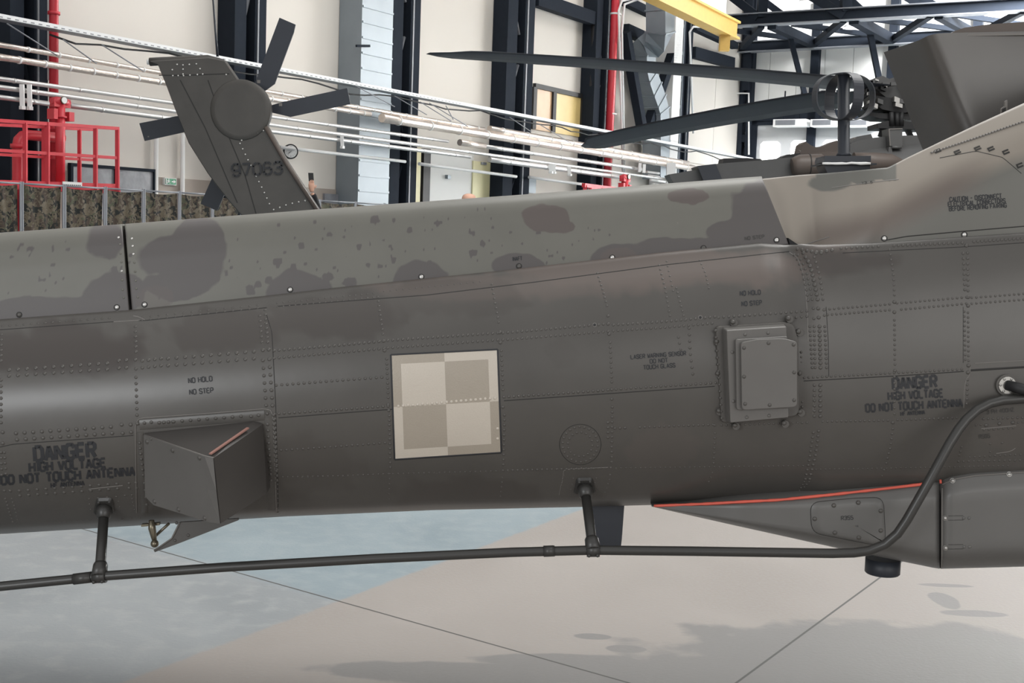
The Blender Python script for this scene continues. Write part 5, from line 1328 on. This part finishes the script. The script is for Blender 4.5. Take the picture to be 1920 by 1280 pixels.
mb = MB(); a0, a1, b0_, b1_ = wr(902, 304, 912, 309, .1); wbox(mb, a0, a1, .09, .11, b0_, b1_); mb.build('door_closer', 'steel_light', th)
t0, t1, z0, z1 = wr(836, 328, 842, 335, .08); mb = MB(); wbox(mb, t0, t1, .05, .15, z0, z1); tag(mb.build('wall_socket', 'zinc'), 'small grey switch box on the pale partition left of the yellow door', 'switch box')
t0, t1, z0, z1 = wr(992, 335, 1005, 362, .2); mb = MB(); wbox(mb, t0, t1, .0, .2, z0, z1); tag(mb.build('switch_cabinet', 'zinc'), 'grey switch cabinet on the wall right of the yellow door', 'cabinet')
t0, t1, _, _ = wr(1000, 200, 1091, 200, .05); 
zt0 = wray(1000, 163, .05)[1]; zt1 = wray(1091, 183, .05)[1]; zb0 = wray(1000, 224, .05)[1]; ztop = (zt0 + zt1) / 2
M['amber'] = mat('amber_lit_room', (.55, .42, .18), .3, var=.25, scale=1.5, emit=(.62, .45, .16), estr=.22)
wn_ = thing('window_1', W(t0, .05, zb0), None, None); wn_['kind'] = 'structure'
tm, _ = wray(1037, 200, .05)
M['amber_b'] = mat('amber_brown_lit_room', (.40, .26, .15), .3, var=.3, scale=1.5, emit=(.5, .32, .17), estr=.22)
mb = MB(); wbox(mb, t0, tm, .01, .05, zb0 - .3, ztop); mb.build('pane', 'amber_b', wn_)
mb = MB(); wbox(mb, tm, t1, .01, .05, zb0 - .3, ztop); mb.build('pane', 'amber', wn_)
mb = MB()
for a in (t0, tm, t1): wbox(mb, a - .1, a + .1, .01, .12, zb0 - .3, ztop)
wbox(mb, t0, t1, .01, .12, ztop - .03, ztop + .12); mb.build('frame', 'black', wn_)

# cables, chase and conduits around the far columns
mb = MB(); mb.tube([wpt(1113, 40, .4), wpt(1112, 110, .4), wpt(1109, 160, .4), wpt(1113, 190, .4), wpt(1107, 240, .4)], .09, 8); tag(mb.build('cable_loom', 'black'), 'thick black cable hanging beside the amber window', 'cable')
t0, t1, _, _ = wr(1262, 100, 1277, 200, .9); mb = MB(); wbox(mb, t0, t1, .1, .9, 0, 13); tag(mb.build('cable_chase', 'white'), 'white boxed cable chase between the slanted duct and far dark column', 'cable chase')
mb = MB(); t0 = wray(1283, 150, .9)[0]
for k in range(12): wbox(mb, t0, t0 + .35, .6, .66, .5 + k, .62 + k)
wbox(mb, t0, t0 + .05, .6, .68, 0, 13); wbox(mb, t0 + .3, t0 + .35, .6, .68, 0, 13); tag(mb.build('cable_ladder', 'zinc'), 'upright zinc cable ladder beside the white cable chase', 'cable ladder')
for pts, tx in [([(1171, 330), (1166, 60), (1171, 8), (1215, -8)], 'thin white conduit curving over right of the red riser, outer one'), ([(1168, 330), (1160, 20), (1166, 2), (1190, -4)], 'thin white conduit close beside the red riser'), ([(1300, 250), (1293, 60), (1300, 50), (1362, 52)], 'thin white conduit bending right below the yellow crane beam'), ([(1373, 300), (1371, 85)], 'thin white conduit down the far corner'), ([(1365, 175), (1404, 175), (1404, 290)], 'thin white conduit hooking around the far corner column')]:
    mb = MB(); mb.tube([wpt(x, y, 1.0) for x, y in pts] if pts[0][0] < 1360 else [bat(x, y, .6) for x, y in pts], .04, 6); tag(mb.build('conduit', 'white'), tx, 'conduit')
# pipe drops cluster at far end of the wall
for k, (x, y0, y1) in enumerate([(1258, 305, 380), (1200, 306, 322), (1208, 308, 324)]):
    mb = MB(); mb.bar(wpt(x, y0, PO + .2), wpt(x - 1, y1, PO + .2), .32 if k == 0 else .1, .2); tag(mb.build('pipe_drop', 'white'), ['broad white pipe casing dropping behind the far helicopter exhaust', 'short white pipe drop at the far wall, left one', 'short white pipe drop at the far wall, right one'][k], 'pipe')
for k, y in enumerate((322, 329, 337, 345)):
    run('air_pipe', (1212 + 4 * k, y), (1262, y + 6), .045, 'white', ['topmost', 'second', 'third', 'lowest'][k] + ' of the thin white pipes ending at the broad white casing', off=1.0, grp='short white pipes at the far end')
# red railing at far end
mb = MB()
th = thing('guard_rail', wpt(1130, 352, 2.0) * 1.0, 'distant small red railing at the foot of the far red riser', 'railing'); th.location.z = 0
for a, b_, nm in [((1094, 347), (1175, 357), 'top_rail'), ((1097, 347), (1096, 375), 'post'), ((1106, 352), (1106, 375), 'post'), ((1126, 352), (1126, 370), 'post'), ((1152, 352), (1152, 370), 'post'), ((1106, 351), (1160, 356), 'mid_rail')]:
    mb = MB(); mb.bar(wpt(*a, 2.0), wpt(*b_, 2.0), .12, .12); mb.build(nm, 'red', th)

# ---- camouflage screens in front of the wall
cm = bpy.data.materials.new('woodland_camouflage_cloth'); cm.use_nodes = True
n = cm.node_tree.nodes; l = cm.node_tree.links; bs = n['Principled BSDF']; bs.inputs['Roughness'].default_value = .85
tcn = n.new('ShaderNodeTexCoord'); col_ = None
base = (.052, .053, .030)
cur = None
for sc_, thr, c_ in ((6.0, .48, (.090, .072, .047)), (8.0, .52, (.045, .030, .020)), (9.0, .53, (.006, .007, .006)), (15.0, .58, (.11, .092, .065))):
    q = n.new('ShaderNodeTexNoise'); q.inputs['Scale'].default_value = sc_; q.inputs['Detail'].default_value = 3; q.inputs['Distortion'].default_value = .6
    mp = n.new('ShaderNodeMapping'); mp.inputs['Location'].default_value = (sc_, sc_ * 2, 3); l.new(tcn.outputs['Object'], mp.inputs[0]); l.new(mp.outputs[0], q.inputs['Vector'])
    r_ = n.new('ShaderNodeMapRange'); r_.inputs[1].default_value = thr - .01; r_.inputs[2].default_value = thr + .01; l.new(q.outputs['Fac'], r_.inputs[0])
    m_ = n.new('ShaderNodeMix'); m_.data_type = 'RGBA'; l.new(r_.outputs[0], m_.inputs[0])
    if cur is None: m_.inputs[6].default_value = base + (1,)
    else: l.new(cur, m_.inputs[6])
    m_.inputs[7].default_value = c_ + (1,); cur = m_.outputs[2]
l.new(cur, bs.inputs['Base Color']); M['camo'] = cm
CO = 3.6
edges = [-38, 39, 119, 196, 268, 335, 397, 452, 505, 556, 598, 665, 720, 770]
ztop = wray(200, 355.5, CO)[1]
names = ['at the picture\'s left edge', 'under the white platform sign', 'under the platform\'s right half', 'under the sheeted opening', 'under the exit sign', 'between exit sign and bottom tail rotor blade', 'behind the bottom tail rotor blade', 'behind the lower tail fin', 'behind the fin\'s leading edge', 'behind the raised phone', 'under the small dark hatch', 'at the foot of the silver duct', 'under the column beside the silver duct']
for k, (xa, xb) in enumerate(zip(edges[:-1], edges[1:])):
    t0, _ = wray(xa, 380, CO); t1, _ = wray(xb, 380, CO)
    th = thing('camouflage_screen', W((t0 + t1) / 2, CO, 0), 'woodland camouflage screen panel ' + names[k], 'screen', 'camouflage screens along the left wall')
    mb = MB(); rows = []
    for i in range(13):
        u = i / 12; r = []
        for j in range(6):
            z_ = .1 + (ztop - .1) * j / 5 - (.03 * math.sin(u * math.pi) if j == 5 else 0)
            r.append(W(t0 + .05 + (t1 - t0 - .1) * u, CO + .02 * math.sin(u * 19 + j + k), z_))
        rows.append(r)
    mb.grid(rows, 0, True); mb.grid([[p - WN * .02 for p in r] for r in rows], 0, True); mb.build('cloth', 'camo', th, fix=False)
    for t_ in (t0 + .02, t1 - .02):
        mb = MB(); mb.tube([W(t_, CO + .02, 0), W(t_, CO + .02, ztop + .05)], .018, 8); mb.build('post', 'steel_light', th)
    mb = MB(); mb.tube([W(t0 + .03, CO + .02, ztop + .02), W(t1 - .03, CO + .02, ztop + .02)], .018, 6); mb.build('top_bar', 'steel_light', th)

# ---- yellow crane beam
pa, pb = wpt(1215, -22, 3.2), wpt(1376, 58, 3.2)
cb = thing('crane_beam', pb - Vector((0, 0, .5)), 'yellow overhead crane beam along the wall at the top', 'crane beam')
d_ = (pb - pa).normalized(); pa = pa - d_ * 12
mb = MB(); mb.bar(pa, pb, .25, .62); mb.bar(pa + Vector((0, 0, -.28)), pb + Vector((0, 0, -.28)), .5, .08); mb.bar(pa + Vector((0, 0, .28)), pb + Vector((0, 0, .28)), .5, .08); mb.build('girder', 'yellow', cb)
mb = MB(); mb.bar(pb - d_ * .8 + Vector((0, 0, -.3)), pb - d_ * .8 + Vector((0, 0, -.85)), .35, .3); mb.build('end_stop', 'yellow', cb)

# ---- roof truss by the back wall
tr = thing('roof_truss', bat(1560, 75, 2.5), 'dark steel roof truss spanning in front of the white back wall', 'truss')
def bb_(nm, a, oa, b_, ob, w, h, m_='steel', lo=None):
    A_, B_ = bat(*a, oa), bat(*b_, ob); mb = MB(); mb.bar(A_, B_, w, h)
    if lo:
        for dz in (-h / 2, h / 2): mb.bar(A_ + Vector((0, 0, dz)), B_ + Vector((0, 0, dz)), lo, .04, 1)
    mb.build(nm, [m_, 'steel_light'], tr)
bb_('chord', (1368, 40), 6, (2060, 2), 6, .12, .42, lo=.5); bb_('chord', (1376, 90), .6, (2060, 52), .6, .12, .42, lo=.45)
for a, oa, b_, ob, w in [((1428, 47), 6, (1391, 90), .6, .24), ((1447, 46), 6, (1526, 82), .6, .34), ((1582, 37), 6, (1527, 82), .6, .22), ((1601, 36), 6, (1671, 75), .6, .36), ((1745, 28), 6, (1673, 75), .6, .22), ((1760, 28), 6, (1830, 66), .6, .3), ((1920, 20), 6, (1832, 66), .6, .22)]:
    bb_('diagonal', a, oa, b_, ob, w, w)
for a, oa, b_, ob, w in [((1381, 58), 5, (1494, 73), 1, .18), ((1486, 45), 5, (1660, 69), 1, .18), ((1630, 35), 5, (1800, 56), 1, .18), ((1780, 26), 5, (1930, 48), 1, .18)]:
    bb_('tie', a, oa, b_, ob, w, w)
for a, oa, b_, ob, w in [((1480, 64), 3.3, (1511, 185), 3.3, .18), ((1630, 56), 3.3, (1648, 148), 3.3, .2), ((1429, 33), 6, (1431, -60), 6, .34), ((1587, 22), 6, (1584, -60), 6, .36)]:
    bb_('post', a, oa, b_, ob, w, w)
for a, oa, b_, ob, w in [((1370, -8), 6, (1423, 33), 6, .3), ((1430, 0), 2, (1470, 30), 2, .26), ((1520, -8), 6, (1584, 30), 6, .34), ((1540, -8), 5, (1580, 14), 5, .34), ((1590, -4), 5, (1616, 20), 5, .26), ((1700, -6), 5, (1760, 30), 5, .3), ((1720, -8), 5, (1775, 25), 5, .3)]:
    bb_('upper_diagonal', a, oa, b_, ob, w, w)
for x, tx in [(1530, 'slim dark column on the back wall above the loop antenna'), (1675, 'slim dark column on the back wall at the shroud\'s tip'), (1832, 'slim dark column on the back wall hidden low by the engine shroud')]:
    mb = MB(); s_, _ = bray(x, 60, .3); bbox(mb, s_ - .17, s_ + .17, 0, .3, 0, 14.5); tag(mb.build('wall_column', 'steel'), tx, 'column', 'slim columns on the back wall')
for x in (1404,):
    mb = MB(); s_, _ = bray(x, 30, .6); bbox(mb, s_ - .15, s_ + .15, .3, .6, 8, 14.5); tag(mb.build('wall_column', 'steel'), 'short dark strut above the far corner column', 'strut')
# lit translucent panels high in the back wall and at the wall's far end
sA, zA = bray(1410, 86, .02); sB, _ = bray(1500, 80, .02); _, zB = bray(1450, 49, .02)
for k, (x0, y0, x1, y1) in enumerate([(1412, 45, 1522, 83), (1534, 38, 1672, 74), (1414, -40, 1522, 30)]):
    s0, z0 = bray(x0, y1, .02); s1, z1 = bray(x1, y0, .02); z1 = bray(x0, y0, .02)[1]
    if k == 1: continue
    mb = MB(); bbox(mb, s0, s1, .005, .03, z0, z1); struct(mb.build('window_%d' % (k + 2), 'panel_glow'))
t0, t1, z0, z1 = wr(1300, -40, 1362, 36, .02); mb = MB(); wbox(mb, t0, t1, .005, .03, z0, z1 + 2); struct(mb.build('window_5', 'panel_glow'))
# high bay lamps among the truss
for x, y, o_ in [(1510, 4, 3.0), (1595, 52, 3.0)]:
    c_ = bat(x, y, o_); mb = MB(); mb.tube([c_ + Vector((0, 0, .25)), c_ + Vector((0, 0, .1)), c_], [.08, .2, .32], 16); mb.disc(c_ - Vector((0, 0, .01)), (0, 0, -1), .3, .02, 16, 1)
    tag(mb.build('high_bay_lamp', ['white', 'window_glow']), 'lit round lamp ' + ('at the top between the truss chords' if y < 20 else 'hanging under the front truss chord'), 'lamp', 'lamps in the roof truss')

# ---- overhead door with lit panes, air heaters
s0, _ = bray(1418, 290, .1); s1 = s0 + 16.0; zt = bray(1420, 235, .1)[1]
dr = thing('door_3', Bw((s0 + s1) / 2, .05, 0), None, None); dr['kind'] = 'structure'
M['gate'] = mat('pale_grey_gate', (.50, .51, .52), .5, var=.03)
mb = MB(); bbox(mb, s0, s1, .01, .10, 0, zt); mb.build('door_leaf', 'gate', dr)
mb = MB(); bbox(mb, s0 - .25, s0, .01, .2, 0, zt + .2); bbox(mb, s0 - .25, s1 + .2, .01, .2, zt, zt + .28); mb.build('frame', 'steel', dr)
for x0, x1, y0, y1 in [(1424, 1463, 265, 300), (1481, 1521, 263, 298), (1541, 1580, 262, 296), (1602, 1640, 261, 295)]:
    a, zb = bray(x0, y1, .12); c, zt2 = bray(x1, y0, .12); mb = MB(); r_ = .12
    poly = [(a + r_, zb), (c - r_, zb), (c, zb + r_), (c, zt2 - r_), (c - r_, zt2), (a + r_, zt2), (a, zt2 - r_), (a, zb + r_)]
    mb.prism([Bw(u, .12, v) for u, v in poly], BN * -.03); mb.build('pane', 'window_glow', dr)
for k, (x0, x1) in enumerate([(1449, 1511), (1519, 1576), (1580, 1646)]):
    a, zb = bray(x0, 237.5, .9); c, zt2 = bray(x1, 222.5, .9)
    th = thing('air_heater', Bw((a + c) / 2, .6, zb), 'white louvred air heater above the far door, ' + ['left of the three', 'behind the loop antenna, middle one', 'right of the three'][k], 'heater', 'air heaters above the far door')
    mb = MB(); bbox(mb, a, c, .35, .9, zb, zt2); mb.build('casing', 'white', th)
    w_ = c - a
    mb = MB()
    for q in range(5): z_ = zb + (zt2 - zb) * (.2 + .13 * q); bbox(mb, a + w_ * .08, a + w_ * .68, .9, .92, z_, z_ + .05)
    mb.build('louvre', 'steel_light', th)
    for q in (.25, .75):
        mb = MB(); mb.tube([Bw(a + w_ * q, .6, zt2), Bw(a + w_ * q, .6, zt2 + 1.2)], .03, 6); mb.build('hanger', 'steel', th)
mb = MB(); a, z_ = bray(1412, 242, .3); bbox(mb, a, a + 18, .05, .3, z_ + .35, z_ + .75); tag(mb.build('door_lintel', 'steel'), 'dark lintel beam behind the white air heaters', 'beam')

# ================================================================== people beyond the helicopters
def person(base, h, arms, name_lbl, hair=True):
    root = thing('person', base, name_lbl, 'person')
    k = h / 1.8; J = {}
    V = Vector
    fwd = (CAMP - base); fwd.z = 0; fwd.normalize(); rt = Vector((0, 0, 1)).cross(fwd) * -1
    def p(x, y, z): return base + rt * (x * k) + fwd * (y * k) + V((0, 0, z * k))
    def skinned(name, nodes, edges_, m_, parent=root, root_i=0):
        me = bpy.data.meshes.new(name); org = world_loc(parent)
        me.from_pydata([n_[0] - org for n_ in nodes], edges_, [])
        o = bpy.data.objects.new(name, me); COL.objects.link(o); o.parent = parent
        md = o.modifiers.new('skin', 'SKIN'); md.use_smooth_shade = True
        for i, n_ in enumerate(nodes):
            me.skin_vertices[0].data[i].radius = (n_[1] * k, (n_[2] if len(n_) > 2 else n_[1]) * k)
            me.skin_vertices[0].data[i].use_root = (i == root_i)
        sb = o.modifiers.new('sub', 'SUBSURF'); sb.levels = 1; sb.render_levels = 2
        me.materials.append(M[m_]); return o
    la, ra = arms(p)
    nodes = [(p(0, 0, .95), .15, .11), (p(0, 0, 1.18), .15, .11), (p(0, 0, 1.38), .17, .11), (p(0, 0, 1.48), .09, .08), (p(0, .01, 1.54), .055), (p(0, .02, 1.62), .07, .08), (p(0, .025, 1.70), .078, .095), (p(0, .02, 1.755), .06, .075),
             (p(-.19, 0, 1.44), .065), (p(.19, 0, 1.44), .065), (la[0], .048), (la[1], .034), (ra[0], .048), (ra[1], .034),
             (p(-.10, 0, .88), .095), (p(-.11, .02, .48), .065), (p(-.11, -.01, .09), .045), (p(-.12, .14, .05), .04), (p(.10, 0, .88), .095), (p(.11, .02, .48), .065), (p(.11, -.01, .09), .045), (p(.12, .14, .05), .04)]
    ed = [(0, 1), (1, 2), (2, 3), (3, 4), (4, 5), (5, 6), (6, 7), (2, 8), (2, 9), (8, 10), (10, 11), (9, 12), (12, 13), (0, 14), (14, 15), (15, 16), (16, 17), (0, 18), (18, 19), (19, 20), (20, 21)]
    body = skinned('body', nodes, ed, 'skin_tone')
    # face: nose, eyes, mouth, ears
    mb = MB(); mb.dome(p(0, .115, 1.665), fwd, .017 * k, .028 * k, 8)
    for s_ in (-1, 1): mb.dome(p(.082 * s_, .02, 1.675), rt * s_, .026 * k, .014 * k, 8)
    mb.build('nose_and_ears', 'skin_tone', root)
    mb = MB()
    for s_ in (-1, 1): mb.dome(p(.033 * s_, .108, 1.69), fwd, .007 * k, .004 * k, 8)
    mb.bar(p(-.024, .112, 1.61), p(.024, .112, 1.61), .006, .008); mb.build('eyes_and_mouth', 'black', root)
    # clothing
    jn = [(p(0, 0, .86), .17, .125), (p(0, 0, 1.18), .165, .125), (p(0, 0, 1.38), .185, .125), (p(0, 0, 1.475), .085, .085), (p(-.19, 0, 1.44), .08), (p(.19, 0, 1.44), .08), (la[0], .062), (la[0].lerp(la[1], .97), .056), (ra[0], .062), (ra[0].lerp(ra[1], .9), .048)]
    skinned('jacket', jn, [(0, 1), (1, 2), (2, 3), (2, 4), (2, 5), (4, 6), (6, 7), (5, 8), (8, 9)], 'cloth_black')
    tn = [(p(0, 0, .95), .16, .12), (p(-.10, 0, .88), .105), (p(-.11, .02, .48), .075), (p(-.11, -.01, .1), .06), (p(.10, 0, .88), .105), (p(.11, .02, .48), .075), (p(.11, -.01, .1), .06)]
    skinned('trousers', tn, [(0, 1), (1, 2), (2, 3), (0, 4), (4, 5), (5, 6)], 'cloth_navy')
    if hair:
        mb = MB(); rows = []
        for i in range(7):
            ph = i / 6 * 1.15; rows.append([p(.0 + .094 * math.sin(ph) * math.cos(a), .012 + .112 * math.sin(ph) * math.sin(a), 1.70 + .105 * math.cos(ph) - (.0 if math.sin(a) > .3 else .03 * i / 6)) for a in [2 * math.pi * q / 20 for q in range(20)]])
        mb.grid(rows, 0, True, close_u=True); mb.build('hair', 'hair', root)
    def hand(wrist, dirn, nrm, curl):
        dirn = dirn.normalized(); nrm = nrm.normalized(); sd = dirn.cross(nrm).normalized(); nrm = sd.cross(dirn)
        mb = MB(); rows = []
        for u_, hw, ht in ((-.02, .028, .022), (0, .030, .021), (.03, .040, .021), (.06, .044, .019), (.09, .043, .016), (.10, .036, .011)):
            rows.append([wrist + dirn * u_ * k + (sd * math.cos(a) * hw + nrm * math.sin(a) * ht) * k for a in [2 * math.pi * q / 12 for q in range(12)]])
        b_ = mb.grid(rows, 0, True, close_u=True); mb.face(range(b_ + 11, b_ - 1, -1)); mb.face(range(b_ + 60, b_ + 72)); mb.build('palm', 'skin_tone', root)
        for q, (off, ln_) in enumerate(((-.030, .068), (-.010, .078), (.010, .073), (.029, .058))):
            b_ = wrist + dirn * .085 * k + sd * off * k; d1 = (dirn + nrm * curl * .5).normalized(); d2 = (dirn + nrm * curl * 1.6).normalized()
            skinned('finger', [(b_, .0095), (b_ + d1 * ln_ * .5 * k, .0088), (b_ + d1 * ln_ * .5 * k + d2 * ln_ * .5 * k, .0070)], [(0, 1), (1, 2)], 'skin_tone')
        b_ = wrist + dirn * .03 * k - sd * .036 * k; d1 = (dirn * .7 - sd * .8 + nrm * .3).normalized(); d2 = (dirn + nrm * .5 - sd * .2).normalized()
        skinned('thumb', [(b_, .012), (b_ + d1 * .032 * k, .011), (b_ + d1 * .032 * k + d2 * .03 * k, .009)], [(0, 1), (1, 2)], 'skin_tone')
    return root, p, hand, la, ra, fwd, rt
# person holding a phone up, behind the second helicopter's fin
bp0 = at(585, 500, 17.6); bp0.z = 0
wr1 = at(585, 361, 17.4); el1 = at(599, 402, 17.6); 
def armsA(p): return (el1, wr1), (p(.3, .05, 1.17), p(.26, .2, 1.35))
# shoulder side: the raised arm leans out from the body
r1, pf, handf, la, ra, fw_, rt_ = person(at(604, 500, 17.6) * 1.0 * Vector((1, 1, 0)) if False else Vector((at(612, 500, 17.6).x, 17.6, 0)), 1.78, armsA, 'person in a black jacket holding up a phone right of the tail fin')
up_ = (at(583, 330, 17.4) - wr1).normalized()
handf(wr1 + up_ * .03, up_, fw_ * -1, .5); handf(ra[1], fw_ + Vector((0, 0, .3)), Vector((0, 0, -1)), .4)
ph = MB(); c_ = wr1 + up_ * .20 + fw_ * -.035 ; ph.box(c_, rt_ * .036, fw_ * .005, (up_ * .078)); tag(ph.build('mobile_phone', 'phone'), 'black mobile phone held up by the raised hand', 'phone')
# person whose bald crown shows above the boom
hd = at(880, 353, 13.6)
def armsB(p): return (p(-.26, .02, 1.15), p(-.25, .1, .9)), (p(.26, .02, 1.15), p(.25, .1, .9))
r2, pf, handf, la, ra, fw_, rt_ = person(Vector((hd.x, hd.y, 0)), (hd.z) / 1.80 * 1.8, armsB, 'person behind the boom, only the bald reddish crown showing below the yellow door', hair=False)
for a_ in (la, ra): handf(a_[1], Vector((0, 0, -1)) + fw_ * .2, rt_ * (1 if a_ is la else -1), .5)
